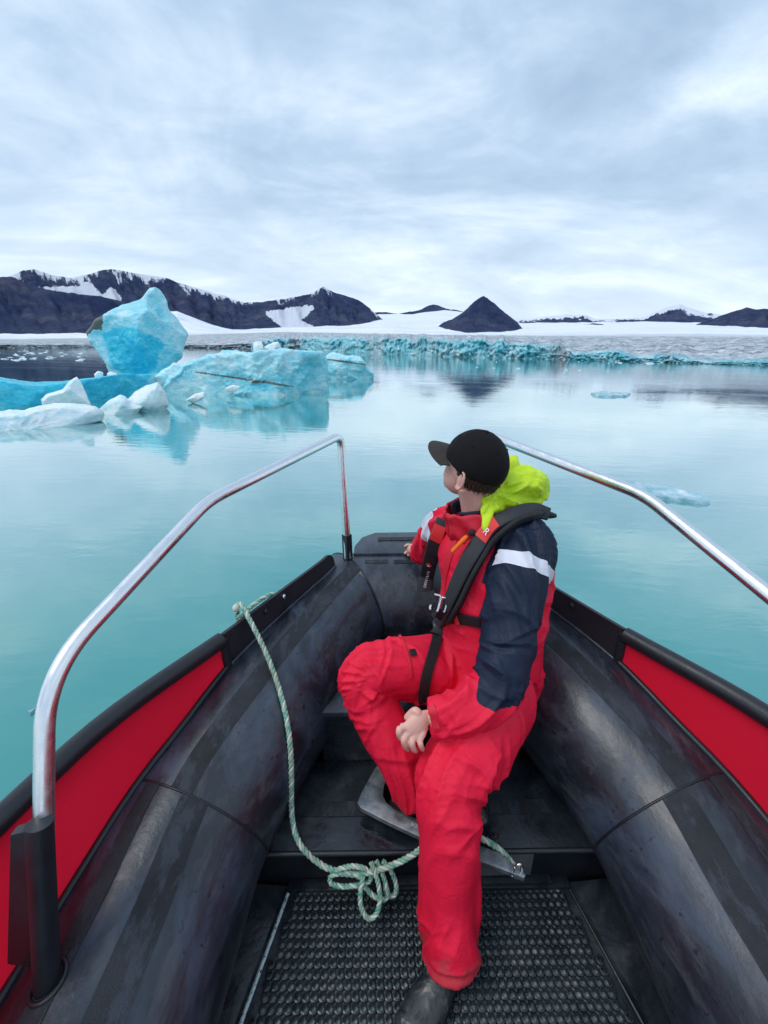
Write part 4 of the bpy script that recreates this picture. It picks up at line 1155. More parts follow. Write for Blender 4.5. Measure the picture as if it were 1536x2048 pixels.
# inner core that ties everything together
c, r = chain([(.36, 1.23, .55, .07), (.357, 1.28, .8, .07), (.345, 1.34, 1.03, .06)], 5); parts.append(sweep_data(c, r, 14))
parts.append(sweep_data(np.vstack([[.345, 1.33, 1.02], ch_sl[6:]]), .03, 10)); parts.append(sweep_data(np.vstack([[.345, 1.33, 1.02], ch_sr[6:]]), .03, 10))
def finger(pts, r):
    q = catmull([np.array(p, float) for p in pts], 5); n = len(q)
    return sweep_data(q, np.linspace(r, r*.80, n)*np.array([1.0]*(n-1)+[.7]), 10)
# left hand lying between the thighs, fingers curled down
d0 = 1.205
pal = chain([(*PB(868, 1433, d=d0+.012), .018), (*wr_l, .025), (*PB(840, 1446, d=d0-.004), .034), (*PB(827, 1460, d=d0-.006), .036), (*PB(820, 1468, d=d0-.004), .030)], 5)
parts.append(sweep_data(pal[0], pal[1], 16, True, .55, BB[2]))
kn = [((801, 1455), (798, 1463), (800, 1473), (807, 1480)), ((811, 1470), (808, 1480), (811, 1491), (817, 1498)), ((825, 1477), (824, 1487), (827, 1497), (832, 1502)), ((839, 1479), (841, 1488), (843, 1495), (846, 1499))]
for k, f in enumerate(kn):
    base = PB(*[(834, 1446), (838, 1450), (843, 1453), (848, 1455)][k], d=d0)
    p0 = PB(*f[0], d=d0-.018); parts.append(sweep_data(np.array([base, (base+p0)/2-BB[2]*.004, p0]), np.array([.0125, .0118, .0105]), 10))
    parts.append(finger([p0, PB(*f[1], d=d0-.024), PB(*f[2], d=d0-.012), PB(*f[3], d=d0+.022)], [.0102, .0106, .0100, .0088][k]))
parts.append(finger([PB(842, 1440, d=d0), PB(834, 1424, d=d0-.006), PB(826, 1424, d=d0+.002), PB(812, 1438, d=d0+.015)], .0135))
# right hand flat on the bow tube
def on_tube(px, py, lift):
    q = min((abs(PB(px, py, y=y)[2]-(.445+math.sqrt(max(0, TUBE_R**2-(y-1.87)**2))+lift)), y) for y in np.linspace(1.66, 2.0, 240))
    return PB(px, py, y=q[1])
parts.append(sweep_data(np.array([wr_r, PB(828, 1099, y=1.82), on_tube(822, 1101, .022)]), np.array([.026, .030, .024]), 12))
for k, (a, b, c_) in enumerate([((824, 1092), (815, 1090), (809, 1094)), ((822, 1097), (812, 1098), (806, 1103)), ((823, 1102), (814, 1104), (809, 1108)), ((827, 1106), (820, 1109), (815, 1111))]):
    q0 = on_tube(*a, .022); q1 = on_tube(*b, .017); q2 = on_tube(*c_, .010)
    parts.append(finger([q0, q1, q2], .0095))
parts.append(finger([wr_r+A(0, .01, -.01), on_tube(832, 1110, .012), on_tube(828, 1114, .010)], .0105))
BV, BF, BN = remesh(parts, .0023, 2)
body = pmesh('body', BV, BF, M_SKIN)
M_EYEW = plain('eye_white', (.75, .74, .72), .2, 0, .03); M_IRIS = plain('iris', (.05, .08, .10), .1, 0, .2); M_LIP = plain('lip', (.48, .17, .15), .45, 0, .1)
for s in (1, -1):
    v, f = ellipsoid_data(hp_(.083, s*.031, -.008), AX, (.012, .015, .008), 14, 8); e = pmesh('eye', v, f, M_EYEW)
    v, f = ellipsoid_data(hp_(.0925, s*.031, -.008), AX, (.003, .0055, .0055), 10, 6); pmesh('iris', v, f, M_IRIS, e)
v, f = ellipsoid_data(hp_(.0925, 0, -.074), AX, (.006, .021, .007), 14, 8); pmesh('lips', v, f, M_LIP)

# --- hair: shell below the cap plus short strands
def _hair(nt, p):
    g = nt.obj(); n = nt.noise(nt.vscale(g, (1, 1, .3)), 260, 3)
    setp(nt, p, color=nt.mix(n, (.012, .008, .006), (.07, .045, .030)), rough=.45, normal=nt.bump(n, .6, .002))
M_HAIR = material('brown_hair', _hair)
hv, hf = [], []
def hair_region(d):      # direction in head axes
    f, l, up_ = d
    side = abs(l)
    low = -.52 if f < -.25 else -.52+(f+.25)*.9
    return up_ < .25 and up_ > low and f < .42
v, f = ellipsoid_data(HC+HF*-.008+HU*.006, AX, (.104, .0825, .112), 64, 48)
keep = [hair_region((((q-HC)@HF)/.095, ((q-HC)@HL)/.0755, ((q-HC)@HU)/.1025)) for q in v]
ff = [q for q in f if all(keep[i] for i in q)]
for i, q in enumerate(v): v[i] = q+(q-HC)/np.linalg.norm(q-HC)*(.004*fbm(*(q*60), octv=2))
hair = pmesh('hair', v, ff, M_HAIR)
rng = random.Random(9); hs = []
for k in range(1500):
    t, ph = rng.uniform(0, 2*math.pi), rng.uniform(-.75, .2)
    d = (math.cos(ph)*math.cos(t), math.cos(ph)*math.sin(t), math.sin(ph))
    if not hair_region(d): continue
    q = HC+HF*(d[0]*.097-.008)+HL*d[1]*.077+HU*(d[2]*.104+.006); n = (q-HC)/np.linalg.norm(q-HC)
    L = rng.uniform(.008, .018); dn = -HU*1.0-HF*.35+HL*rng.uniform(-.4, .4)
    hs.append(sweep_data(np.array([q, q+n*.001+dn*L*.5-n*(L*.10), q-n*(L*.32)+n*rng.uniform(-.001, .0025)+dn*L+HF*rng.uniform(-.004, .004)]), np.array([.0011, .0010, .0003]), 4))
v, f = joined(hs); pmesh('hair_strands', v, f, M_HAIR, hair)

# --- cap
def _cap(nt, p):
    g = nt.obj(); n = nt.noise(g, 14, 5, .6); w = nt.noise(g, 500, 2)
    setp(nt, p, color=nt.mix(n, (.006, .0055, .007), (.012, .010, .011)), rough=.85, spec=.2, normal=nt.bump(w, .5, .0015))
M_CAP = material('black_cap_cloth', _cap)
CAPC = HC+HU*.014-HF*.008
def capdir(f, t, k=1.0): # f: latitude from the crown, t: azimuth, 0 = forward
    sn, cs = math.sin(f), math.cos(f)
    return CAPC+HF*(.107*k*sn*math.cos(t))+HL*(.0835*k*sn*math.sin(t))+HU*(.108*k*cs*(1.0 if cs > 0 else .85))
V = []; nu, nv = 26, 72
for i in range(nu+1):
    for j in range(nv):
        t = 2*math.pi*j/nv
        fm = 1.52+.36*(.5-.5*math.cos(t))+.06*math.sin(t)**2
        f_ = fm*i/nu
        seam = min(abs(((t/(math.pi/3)+.5) % 1)-.5)*(math.pi/3), 1)
        k = 1-.012*math.exp(-(seam*math.sin(f_+.05)/.030)**2)+.010*fbm(math.cos(t)*2, math.sin(t)*2, f_*2)
        V.append(capdir(f_, t, k))
for j in range(nv):      # turned-in hem
    t = 2*math.pi*j/nv; fm = 1.52+.36*(.5-.5*math.cos(t))+.06*math.sin(t)**2
    V.append(capdir(fm*.98, t, .955))
cap = pmesh('cap', V, strip_faces(nu+2, nv), M_CAP)
v, f = ellipsoid_data(capdir(0, 0, 1.0), AX, (.008, .008, .004), 14, 8); pmesh('cap_button', v, f, M_CAP, cap)
V = []; nb = 28
for lay in (0, 1):
    for i in range(7):
        for j in range(nb+1):
            t = -1.12+2.24*j/nb; q = capdir(1.50+.36*(.5-.5*math.cos(t)), t, .99); ext = i/6
            out = HF*(.078*ext*(math.cos(t*1.28)**.5 if abs(t*1.28) < 1.57 else 0))+HL*(.012*ext*math.sin(t))
            dr = -HU*(.016*math.sin(t)**2*1.0+.010*ext*ext)
            V.append(q+out+dr-HU*.003*lay+HU*.002)
F = []
n1_ = 7*(nb+1)
for i in range(6):
    for j in range(nb):
        a = i*(nb+1)+j; F.append((a, a+1, a+nb+2, a+nb+1)); F.append((a+n1_+nb+1, a+n1_+nb+2, a+n1_+1, a+n1_))
for j in range(nb):
    a = 6*(nb+1)+j; F.append((a, a+1, a+1+n1_, a+n1_))
pmesh('cap_brim', V, F, plain('cap_brim_cloth', (.030, .024, .022), .85, 0, .2, 30, .4, 500), cap, True, 50)
for t in (.55, 1.6, 2.6, -1.6, -2.6):
    q = capdir(.85, t, 1.0); v, f = ellipsoid_data(q, AX, (.0035, .0035, .0035), 8, 6); pmesh('cap_eyelet', v, f, M_CAP, cap)

# --- collar
M_REDC = plain('red_collar_fabric', (.62, .008, .030), .6, 0, .2, 14, .5, 90)
M_NAVY = plain('navy_fleece', (.010, .016, .045), .8, 0, .3, 40, .6, 300)
NB = A(.335, 1.352, 1.07); CU = (hp_(-.02, 0, -.11)-NB); CU /= np.linalg.norm(CU)
def collar(name, r0, r1, h0, h1, gap, mat, crumple, wob=0.0):
    V = []; nr_, ns = 14, 72; fr = HF*.35+N_AX*.65; fr -= CU*(fr@CU); fr /= np.linalg.norm(fr); sd = np.cross(CU, fr)
    for i in range(nr_):
        t = i/(nr_-1)
        for j in range(ns):
            a = gap+(2*math.pi-2*gap)*j/(ns-1)
            hh = h0+(h1-h0)*(1-.30*(.5+.5*math.cos(a-math.pi))*1.0)
            rr = r0+(r1-r0)*t+crumple*(ridged(math.cos(a)*2.2, math.sin(a)*2.2+t*1.7, t*2.2, 3)-1)+wob*math.sin(t*math.pi)
            V.append(NB+CU*(h0+(hh-h0)*t)+fr*math.cos(a)*rr*1.08+sd*math.sin(a)*rr)
    o = pmesh(name, V, strip_faces(nr_, ns, False), mat)
    m = o.modifiers.new('t', 'SOLIDIFY'); m.thickness = .006; return o
collar('collar', .108, .090, -.035, .122, .06, M_REDC, .010, .010)
collar('inner_collar', .080, .070, .0, .120, .55, M_NAVY, .004)

# --- hood: folded and crumpled behind the neck
def _hood(nt, p):
    g = nt.obj(); n = nt.noise(g, 12, 4)
    setp(nt, p, color=nt.mix(n, (.50, .72, .006), (.64, .86, .012)), rough=.55, sheen=.1, normal=nt.bump(nt.noise(g, 50, 4, .7, .8), .45, .006))
M_HOOD = material('yellow_green_hood_fabric', _hood)
hd = 1.46
hp_parts = []
def flatchain(pts, flat, up):
    c, r = chain(pts, 6); return sweep_data(c, r, 22, True, flat, up)
hp_parts.append(flatchain([(*PB(968, 1062, d=1.33), .008), (*PB(973, 1035, d=1.345), .022), (*PB(981, 1005, d=1.365), .030), (*PB(996, 972, d=1.385), .032), (*PB(1012, 942, d=1.40), .032), (*PB(1026, 922, d=1.41), .022), (*PB(1034, 914, d=1.415), .008)], .55, BB[2]))
hp_parts.append(flatchain([(*PB(985, 985, d=1.40), .03), (*PB(1015, 972, d=1.41), .055), (*PB(1045, 968, d=1.43), .066), (*PB(1070, 975, d=1.45), .060), (*PB(1088, 992, d=1.46), .032)], .85, BB[2]))
hp_parts.append(flatchain([(*PB(985, 1020, d=1.375), .02), (*PB(1010, 1005, d=1.39), .04), (*PB(1045, 1000, d=1.43), .045), (*PB(1078, 1005, d=1.45), .03)], .8, BB[2]))
HV, HFc, HN = remesh(hp_parts, .0042, 3)
hc0 = PB(985, 985, d=1.38)
for i in range(len(HV)):
    v = HV[i]-hc0; x, y = v@BB[0], v@BB[1]; a = math.atan2(y, x); r_ = math.hypot(x, y)
    q = ridged(a*2.3+fbm(*(HV[i]*9), octv=2)*.5, r_*9, 3.3, 3)-1.0
    HV[i] = HV[i]+HN[i]*(.009*q*min(1, r_/.03)+.004*fbm(*(HV[i]*26), octv=3))
hrng = random.Random(4)
hv_ = HV-hc0; ha = np.arctan2(hv_@BB[1], hv_@BB[0]); hr = np.hypot(hv_@BB[0], hv_@BB[1])
for _ in range(20):
    a0, w, bend = hrng.uniform(-math.pi, math.pi), hrng.uniform(.05, .10), hrng.uniform(-4, 4)
    d = np.angle(np.exp(1j*(ha-a0-bend*hr)))
    HV = HV+HN*(hrng.uniform(.004, .010)*(np.exp(-np.abs(d)/w)-.5*np.exp(-((d-2*w)/(1.6*w))**2))*np.clip(hr/.03, 0, 1)*np.exp(-((hr-hrng.uniform(.03, .09))/.05)**2))[:, None]
hood = pmesh('hood', HV, HFc, M_HOOD)

# --- inflatable life vest
M_VEST = plain('vest_cover_black', (.020, .022, .028), .6, 0, .3, 20, .5, 350)
M_WEB = plain('black_webbing', (.008, .009, .012), .7, 0, .3, 60, .7, 600)
M_VRED = plain('vest_patch_red', (.75, .03, .035), .55, 0, .1, 30, .3, 300)
M_WHITE = plain('white_print', (.85, .86, .88), .6, 0, .03)
vest_path = [(1092, 1027), (1070, 1022), (1040, 1030), (1005, 1046), (974, 1070), (950, 1103), (930, 1145), (912, 1190), (898, 1228), (890, 1246)]
vest, vl = ribbon('life_vest', vest_path, .054, .027, M_VEST, off=.004, smooth_n=14, roundness=2.6, wf=lambda t: .8+.35*math.sin(math.pi*min(1, t*1.1))*.6-.2*max(0, t-.85)/.15)
ribbon('vest_side_bead', [(1094, 1034), (1072, 1038), (1042, 1047), (1012, 1064), (988, 1088), (966, 1120), (946, 1160), (926, 1205), (908, 1240)], .016, .03, M_WEB, vest, off=.006, smooth_n=12)
lobe, vr = ribbon('vest_lobe', [(891, 1038), (881, 1064), (871, 1094), (861, 1124), (853, 1154), (849, 1180), (850, 1204), (858, 1224)], .064, .034, M_VEST, vest, off=.022, smooth_n=14, face=.8, roundness=2.6, wf=lambda t: .75+.45*t-.75*max(0, t-.8)/.2)
def patch_on(rib, i0, i1, w, th, off, name, mat, par):
    Q, N, B, T = rib; n = len(Q); a, b = int(i0*(n-1)), int(i1*(n-1))
    V, F, *_ = ribbon_data(None, w, th, off=off, smooth_n=0, pts3=Q[a:b+1], nrm3=N[a:b+1]); return pmesh(name, V, F, mat, par, True, 50)
patch_on(vl, .36, .49, .047, .004, .0295, 'vest_patch', M_VRED, vest)
patch_on(vr, .05, .15, .044, .004, .0545, 'vest_patch', M_VRED, vest)
# print: text and emblem lying on the lobe
def text_on(rib, t, s, size, off, mat, name, par, flip=1, across=0.0, turn=0.0, along=0.0, bvh=None):
    cu = bpy.data.curves.new('txt', 'FONT'); cu.body = s; cu.size = size; cu.align_x = 'CENTER'; cu.align_y = 'CENTER'; cu.extrude = .0004
    o = bpy.data.objects.new('txt', cu); COL.objects.link(o); dg = bpy.context.evaluated_depsgraph_get()
    me = bpy.data.meshes.new_from_object(o.evaluated_get(dg)); bpy.data.objects.remove(o)
    Q, N, B, T = rib; k = int(t*(len(Q)-1)); x = T[k]*flip; z = N[k]; y = np.cross(z, x)
    c, sn = math.cos(turn), math.sin(turn); x, y = x*c+y*sn, y*c-x*sn
    me.transform(Matrix(((x[0], y[0], z[0], 0), (x[1], y[1], z[1], 0), (x[2], y[2], z[2], 0), (0, 0, 0, 1))))
    if bvh is not None:      # lay the mark on the cover's own surface
        q_ = Q[k]+N[k]*off+B[k]*across+T[k]*along; h_ = bvh.ray_cast(Vector(CAM_B), Vector(q_-CAM_B).normalized())
        if h_[0] is not None:
            q_ = np.array(h_[0])-(q_-CAM_B)/np.linalg.norm(q_-CAM_B)*.0035
        me.transform(Matrix.Translation(Vector(q_-PORG))); me.materials.clear(); me.materials.append(mat)
        return link(bpy.data.objects.new(name, me), par)
    me.transform(Matrix.Translation(Vector(Q[k]+N[k]*off+B[k]*across+T[k]*along-PORG)))
    me.materials.clear(); me.materials.append(mat)
    return link(bpy.data.objects.new(name, me), par)
LBVH = BVHTree.FromPolygons([v.co+Vector(PORG) for v in lobe.data.vertices], [tuple(p.vertices) for p in lobe.data.polygons])
for i_, ch_ in enumerate('SVALBARD'): text_on(vr, .53, ch_, .0150, .0640, M_WHITE, 'vest_letter', lobe, 1, -.002, 0.0, (i_-3.5)*.0104, LBVH)
Q, N, B, T = vr; k = int(.345*(len(Q)-1))
th_ = np.linspace(0, 2*math.pi, 24, endpoint=False)
V = [Q[k]+N[k]*.0585+(T[k]*math.cos(a)*.014+B[k]*math.sin(a)*.011) for a in th_]+[Q[k]+N[k]*.0600+(T[k]*math.cos(a)*.014+B[k]*math.sin(a)*.011) for a in th_]
pmesh('vest_emblem', V, strip_faces(2, 24)+[tuple(range(24, 48))], plain('emblem_red', (.80, .06, .035), .5, 0, .05), lobe, False)
text_on(vr, .345, 'H', .017, .0640, M_WHITE, 'vest_emblem_mark', lobe, 1, 0)
text_on(vl, .44, 'R', .030, .0410, M_WHITE, 'vest_patch_mark', vest, 1, -.008, math.pi/2)
# whistle
q0, n0 = hit(946, 1076, .045); q1, _ = hit(921, 1105, .040)
sweep_w = sweep_data(densify(np.array([q0, q1]), .008), np.interp(np.linspace(0, 1, len(densify(np.array([q0, q1]), .008))), [0, .2, 1], [.009, .0135, .011]), 10, True, .6)
pmesh('whistle', *sweep_w, plain('orange_plastic', (.90, .16, .004), .35, 0, .08, 30), vest, True, 40)
# cords at the collar, dark toggle
cpts = [hit(a, b, .012)[0] for a, b in [(962, 1040), (945, 1052), (932, 1062), (931, 1070), (940, 1074)]]
pmesh('drawcord', *sweep_data(catmull(cpts, 6), .0018, 6), M_WEB, suit)
q0, _ = hit(948, 1066, .03); v, f = ellipsoid_data(q0, (BB[0], BB[1], BB[2]), (.012, .011, .008), 12, 8); pmesh('toggle', v, f, M_WEB, suit)
# belt, cross strap, buckle, crotch strap with clip
ribbon('belt', [(868, 1222), (893, 1232), (920, 1236), (945, 1240), (962, 1243)], .040, .006, M_WEB, vest, off=.004, smooth_n=6, roundness=4)
ribbon('belt', [(824, 1196), (836, 1199), (852, 1198), (868, 1194)], .040, .008, M_WEB, vest, off=.058, smooth_n=10, roundness=4, face=.75)
ribbon('red_tab', [(910, 1218), (916, 1232), (920, 1246)], .020, .005, M_VRED, vest, off=.010, smooth_n=3)
def frame_ring(px, py, w, h, tilt, rad, off, name):
    q, n = hit(px, py); rr_ = ray(BB, px, py); q = q-rr_/np.linalg.norm(rr_)*off; n = -BB[2]*.8+n*.2; n /= np.linalg.norm(n)
    x = BB[0]*math.cos(tilt)+BB[1]*math.sin(tilt); x = x-n*(x@n); x /= np.linalg.norm(x); y = np.cross(n, x)
    c = [(-w, -h), (w, -h), (w, h), (-w, h), (-w, -h), (w, -h)]
    pts = fillet([q+x*a+y*b for a, b in c], .009, 5)[3:-3]
    return pmesh(name, *sweep_data(pts, rad, 8), M_STEEL, vest)
frame_ring(871, 1206, .013, .026, -.25, .0042, .078, 'buckle'); frame_ring(886, 1210, .011, .025, -.25, .0034, .070, 'buckle')
ribbon('crotch_strap', [(886, 1236), (880, 1256), (872, 1285), (862, 1315), (853, 1345), (848, 1375), (845, 1402)], .036, .004, M_WEB, vest, off=.005, smooth_n=5, roundness=4)
ribbon('clip', [(882, 1242), (877, 1258), (872, 1272)], .040, .014, M_BLACK, vest, off=.008, smooth_n=2, roundness=3)
ribbon('pull_tab', [(823, 1300), (827, 1312)], .022, .006, M_WEB, suit, off=.002, smooth_n=0)

# --- flaps on the suit: zip cover down the chest, cargo pocket on the thigh
ribbon('zip_flap', [(912, 1068), (903, 1098), (893, 1132), (888, 1168), (886, 1200)], .030, .005, M_REDC, suit, off=-.001, smooth_n=6, roundness=4)
ribbon('pocket_flap', [(800, 1272), (812, 1300), (820, 1330), (822, 1356)], .010, .006, M_REDC, suit, off=-.001, smooth_n=3, roundness=3)
ribbon('cuff_strap', [(862, 1412), (868, 1432), (872, 1456)], .022, .005, M_REDC, suit, off=-.001, smooth_n=2, roundness=4)

# --- boots
def _boot(nt, p):
    g = nt.obj(); n = nt.noise(g, 22, 5, .7, .6)
    setp(nt, p, color=nt.ramp(n, [(.40, (.012, .015, .018)), (.55, (.035, .042, .046)), (.66, (.22, .21, .18))]), rough=nt.ramp(n, [(.4, .22), (.6, .6)]), normal=nt.bump(n, .3, .004))
M_BOOT = material('muddy_black_rubber', _boot)
def boot(ankle, toe, zb):
    d = toe-ankle; d[2] = 0; L = np.linalg.norm(d); d /= L; sd = A(-d[1], d[0], 0); up_ = A(0, 0, 1)
    C = []; a_ = []; b_ = []
    heel = ankle.copy()-d*.075
    for t, w, h in ((0, .030, .045), (.06, .040, .075), (.25, .044, .095), (.45, .044, .080), (.65, .054, .066), (.85, .054, .056), (.96, .040, .040), (1.0, .016, .02)):
        q = heel+d*(.29*t); q[2] = zb+h/2+.004; C.append(q); a_.append(w); b_.append(h/2+.004)
    p1 = loft_data(np.array(C), [sd]*len(C), [up_]*len(C), a_, b_, 20)
    p2 = sweep_data(np.array([[*ankle[:2], zb+.04], [*ankle[:2], zb+.12], [*(ankle[:2]+A(.002, .03)), zb+.20]]), np.array([.046, .046, .044]), 18)
    V, F, N = remesh([p1, p2], .005, 4); b = pmesh('boot', V, F, M_BOOT)
    sole = []
    for k in range(28):
        a = 2*math.pi*k/28; w = .047-.006*math.cos(a+math.pi); sole.append(heel+d*(.145+.150*math.cos(a))+sd*w*math.sin(a)*(1.0+.08*math.cos(a)))
    V = [(*q[:2], zb+.001) for q in sole]+[(*q[:2], zb+.022) for q in sole]
    pmesh('sole', V, strip_faces(2, 28)+[tuple(range(27, -1, -1)), tuple(range(28, 56))], M_BLACK, b, True, 40)
boot(A(.165, .655, 0), PB(838, 2040, z=.06), .018)
boot(A(.115, .965, 0), A(.30, .955, 0), .205)

# ================================================================== ROPE AND ANCHOR
def _rope(nt, p):
    g = nt.obj(); st = nt.attr('strand'); n = nt.noise(g, 90, 4, .7); n2 = nt.noise(g, 9, 3)
    c = nt.ramp(st, [(.0, (.05, .32, .23)), (.45, (.10, .42, .32)), (.5, (.58, .64, .54)), (1.0, (.45, .52, .43))], 'CONSTANT')
    c = nt.mix(nt.ramp(n, [(.38, 0.0), (.66, .8)]), c, (.55, .58, .48))
    c = nt.mix(nt.ramp(n2, [(.5, 0.0), (.7, .5)]), c, (.30, .30, .22))
    setp(nt, p, color=c, rough=.75, normal=nt.bump(n, .6, .002))
M_ROPE = material('green_white_rope', _rope)
rope = empty('mooring_rope', matrix=BOAT)
tag(rope, 'green and white twisted rope hanging over the gunwale down to the anchor', 'rope')
def rope_mesh(path, r, name, pitch=.055, strands=3):
    path = densify(path, .006); T, N, B = frames(path); parts_ = []; att = []
    s = np.arange(len(path))*.006
    for k in range(strands):
        ph = 2*math.pi*k/strands
        a = s/pitch*2*math.pi+ph
        q = path+(N*np.cos(a)[:, None]+B*np.sin(a)[:, None])*r*.50
        v, f = sweep_data(q, r*.56, 7); parts_.append((v, f)); att += [(.2, .8, .3)[k % 3] if True else 0]*len(v)
    V, F = joined(parts_)
    rng_ = random.Random(len(V)); fz = []
    o = mesh_obj(name, V, F, M_ROPE, rope); add_attr(o, 'strand', att); return o
def gl_top(y): return A(u(-(gun(y)+.007)), y, lin(GZ, y)+.050)
over = min((abs(PB(486, 1212, y=y)[0]-u(-gun(y)-.007)), y) for y in np.linspace(1.1, 1.6, 200))[1]
p_over = PB(486, 1212, y=over)
lead = [(497, 1235, .985), (519, 1277, .95), (541, 1325, .92), (563, 1388, .91), (577, 1450, .91), (583, 1510, .92), (583, 1570, .93), (582, 1625, .95), (588, 1668, .965), (603, 1697, .975), (625, 1718, .98), (648, 1733, .985)]
d_over = (p_over-CAM_B)@BB[2]; d_end = 1.300
pts = [p_over+A(-.05, .06, -.10), p_over+A(-.035, .03, -.02), p_over+A(-.004, 0, .004)]
dd = np.linspace(d_over*.985, d_end, len(lead))
_tubes = [o for o in boat.children if o.name.startswith('buoyancy_tube') or o.name.startswith('bow_plate') or o.name.startswith('lower_step') or o.name.startswith('step_lip')]
_V, _F = joined([(np.array([tuple(v.co) for v in o.data.vertices]), [tuple(p.vertices) for p in o.data.polygons]) for o in _tubes])
TBVH = BVHTree.FromPolygons([Vector(v) for v in _V], _F)
for (a, b, _), d in zip(catmull([A(*q) for q in lead], 3), np.interp(np.linspace(0, 1, 3*len(lead)-2), np.linspace(0, 1, len(lead)), dd)):
    r = Vector(ray(BB, a, b)); h = TBVH.ray_cast(Vector(CAM_B), r.normalized())
    if h[0] is not None: d = min(d, (np.array(h[0])-CAM_B)@BB[2]-.016)
    pts.append(PB(a, b, d=d))
for _ in range(6):
    for i in range(4, len(pts)-1): pts[i] = (pts[i-1]+2*pts[i]+pts[i+1])/4
pts += [PB(680, 1745, d=1.295), PB(715, 1748, d=1.292), PB(750, 1742, d=1.285), PB(790, 1728, d=1.278), PB(822, 1712, d=1.268), PB(842, 1698, d=1.262), PB(880, 1675, d=1.275), PB(920, 1668, d=1.285), PB(965, 1678, d=1.275), PB(1000, 1700, d=1.265), PB(1022, 1724, d=1.262), PB(1036, 1738, d=1.262)]
rope_mesh(catmull(pts, 10), .0090, 'rope_line', .048)
# hanging coil
def loop(pp, d, name): rope_mesh(catmull([PB(a, b, d=d+e) for a, b, e in pp], 10), .0078, name, .04)
loop([(668, 1742, 0), (700, 1733, -.006), (730, 1738, -.004), (742, 1756, 0), (725, 1768, .004), (690, 1773, .006), (664, 1768, .006), (660, 1755, .006), (672, 1748, .002), (700, 1745, 0), (726, 1758, 0)], 1.292, 'rope_coil')
loop([(726, 1752, 0), (722, 1775, -.008), (720, 1800, -.012), (726, 1825, -.015), (740, 1838, -.015), (754, 1825, -.012), (760, 1798, -.01), (757, 1770, -.006), (750, 1745, .0), (742, 1725, .006)], 1.280, 'rope_coil')
loop([(752, 1722, .01), (762, 1740, 0), (770, 1765, -.006), (775, 1785, -.008), (768, 1800, -.006), (745, 1790, -.004), (728, 1772, 0)], 1.295, 'rope_coil')
loop([(765, 1722, .012), (778, 1735, .004), (788, 1755, 0), (793, 1775, 0), (788, 1790, 0), (776, 1790, .004), (770, 1770, .01)], 1.300, 'rope_coil')
# knot on the outer side of the plate
kq = [p_over+A(-.030, .02, -.03)+A(.012*math.cos(a), .05*math.sin(a*.5), .02*math.sin(a)) for a in np.linspace(0, 6, 20)]
kq = [A(u(-(gun(y)+.026)), y, lin(GZ, y)+dz) for y, dz in ((over-.005, .036), (over+.03, .040), (over+.07, .044), (over+.11, .042), (over+.15, .030), (over+.18, .0))]
rope_mesh(catmull(kq, 8), .009, 'rope_end', .048)
v, f = ellipsoid_data(p_over+A(-.022, -.012, .0), (A(1, 0, 0), A(0, 1, 0), A(0, 0, 1)), (.012, .015, .014), 14, 10)
o = mesh_obj('rope_knot', v, f, M_ROPE, rope); add_attr(o, 'strand', [.8]*len(v))

def _galv(nt, p):
    g = nt.obj(); n = nt.noise(g, 16, 5, .65, .4); n2 = nt.noise(g, 90, 3)
    setp(nt, p, color=nt.ramp(n, [(.35, (.15, .17, .19)), (.55, (.30, .33, .35)), (.7, (.42, .42, .40))]), metal=.75, rough=nt.ramp(n, [(.4, .36), (.65, .55)]), normal=nt.bump(n2, .3, .002))
M_GALV = material('galvanised_steel', _galv)
anchor = empty('anchor', matrix=BOAT)
tag(anchor, 'grey galvanised anchor lying on the lower step behind the legs', 'anchor')
za = .262
def aflat(pts, z, th, name, mat=M_GALV, bevel=.003, par=anchor): return prism(name, [PB(a, b, z=z) for a, b in pts][::-1], (0, 0, -th), mat, par, bevel)
aflat([(714, 1606), (722, 1586), (742, 1550), (752, 1533), (762, 1527), (776, 1536), (777, 1548), (768, 1572), (766, 1590), (772, 1604), (790, 1618), (845, 1642), (900, 1668), (960, 1690), (1000, 1706), (1040, 1738), (1052, 1750), (1048, 1756), (990, 1733), (930, 1712), (845, 1676), (780, 1646), (722, 1616)], za, .018, 'shank')
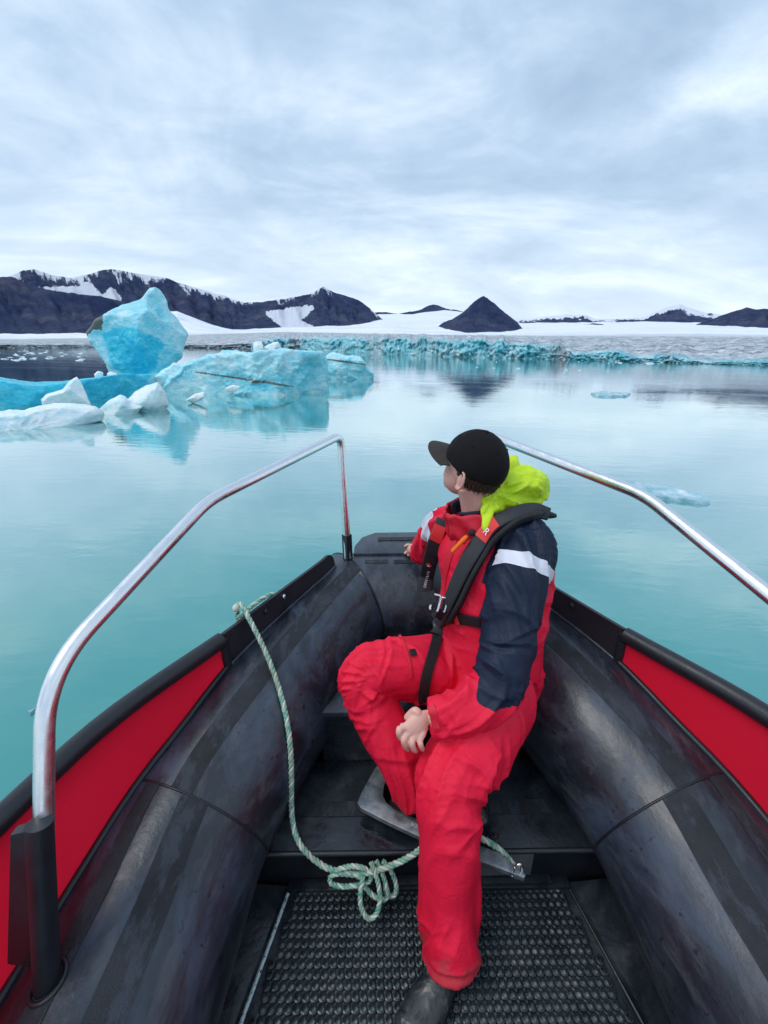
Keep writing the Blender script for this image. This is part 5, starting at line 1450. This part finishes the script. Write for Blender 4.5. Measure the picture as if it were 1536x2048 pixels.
# fluke: a dished plate rising at the back
fl = [(758, 1530), (778, 1513), (800, 1504), (818, 1506), (840, 1520), (880, 1530), (905, 1546), (880, 1556), (845, 1552), (800, 1553), (772, 1549)]
P0 = [PB(a, b, z=za+.004+.02*max(0, (1535-b)/30)) for a, b in fl]; cen = np.mean(P0, 0)-A(0, 0, .014)
V = [q for q in P0]+[cen+(q-cen)*.5-A(0, 0, .004) for q in P0]+[cen]; n = len(P0)
F = [(i, (i+1) % n, n+(i+1) % n, n+i) for i in range(n)]+[(n+i, n+(i+1) % n, 2*n) for i in range(n)]
fk = mesh_obj('fluke', V, F, M_GALV, anchor, True, 60); m = fk.modifiers.new('t', 'SOLIDIFY'); m.thickness = .012
# second fluke tip that rests on the step
sweep('fluke_arm', catmull([PB(840, 1530, z=za), PB(880, 1540, z=.235), PB(900, 1560, z=.215)], 5), .014, M_GALV, anchor, 10)
q = PB(1036, 1742, z=za+.002)
sh = [q+A(-.010, 0, .02), q+A(-.012, 0, .0), q+A(-.010, 0, -.02), q+A(.0, 0, -.030), q+A(.010, 0, -.02), q+A(.012, 0, 0), q+A(.010, 0, .02), q+A(0, 0, .030), q+A(-.010, 0, .02)]
mesh_obj('shackle', *sweep_data(catmull(sh, 4), .0045, 8), M_STEEL, anchor)
sweep('shackle_pin', [q+A(-.018, -.002, -.016), q+A(.018, -.002, -.016)], .0045, M_STEEL, anchor, 10)
cu = bpy.data.curves.new('txt', 'FONT'); cu.body = 'BOX'; cu.size = .016; cu.extrude = .0006; cu.align_x = 'CENTER'; cu.align_y = 'CENTER'
o = bpy.data.objects.new('txt', cu); COL.objects.link(o); dg = bpy.context.evaluated_depsgraph_get()
me = bpy.data.meshes.new_from_object(o.evaluated_get(dg)); bpy.data.objects.remove(o)
a0, a1 = PB(818, 1646, z=za+.0008), PB(846, 1658, z=za+.0008); x = (a1-a0)/np.linalg.norm(a1-a0); y = np.cross([0, 0, 1], x); c = (a0+a1)/2
me.transform(Matrix(((x[0], y[0], 0, c[0]), (x[1], y[1], 0, c[1]), (x[2], y[2], 1, c[2]), (0, 0, 0, 1))))
me.materials.clear(); me.materials.append(plain('stamp_grey', (.55, .57, .58), .5, 0, .1))
link(bpy.data.objects.new('stamped_letters', me), anchor)
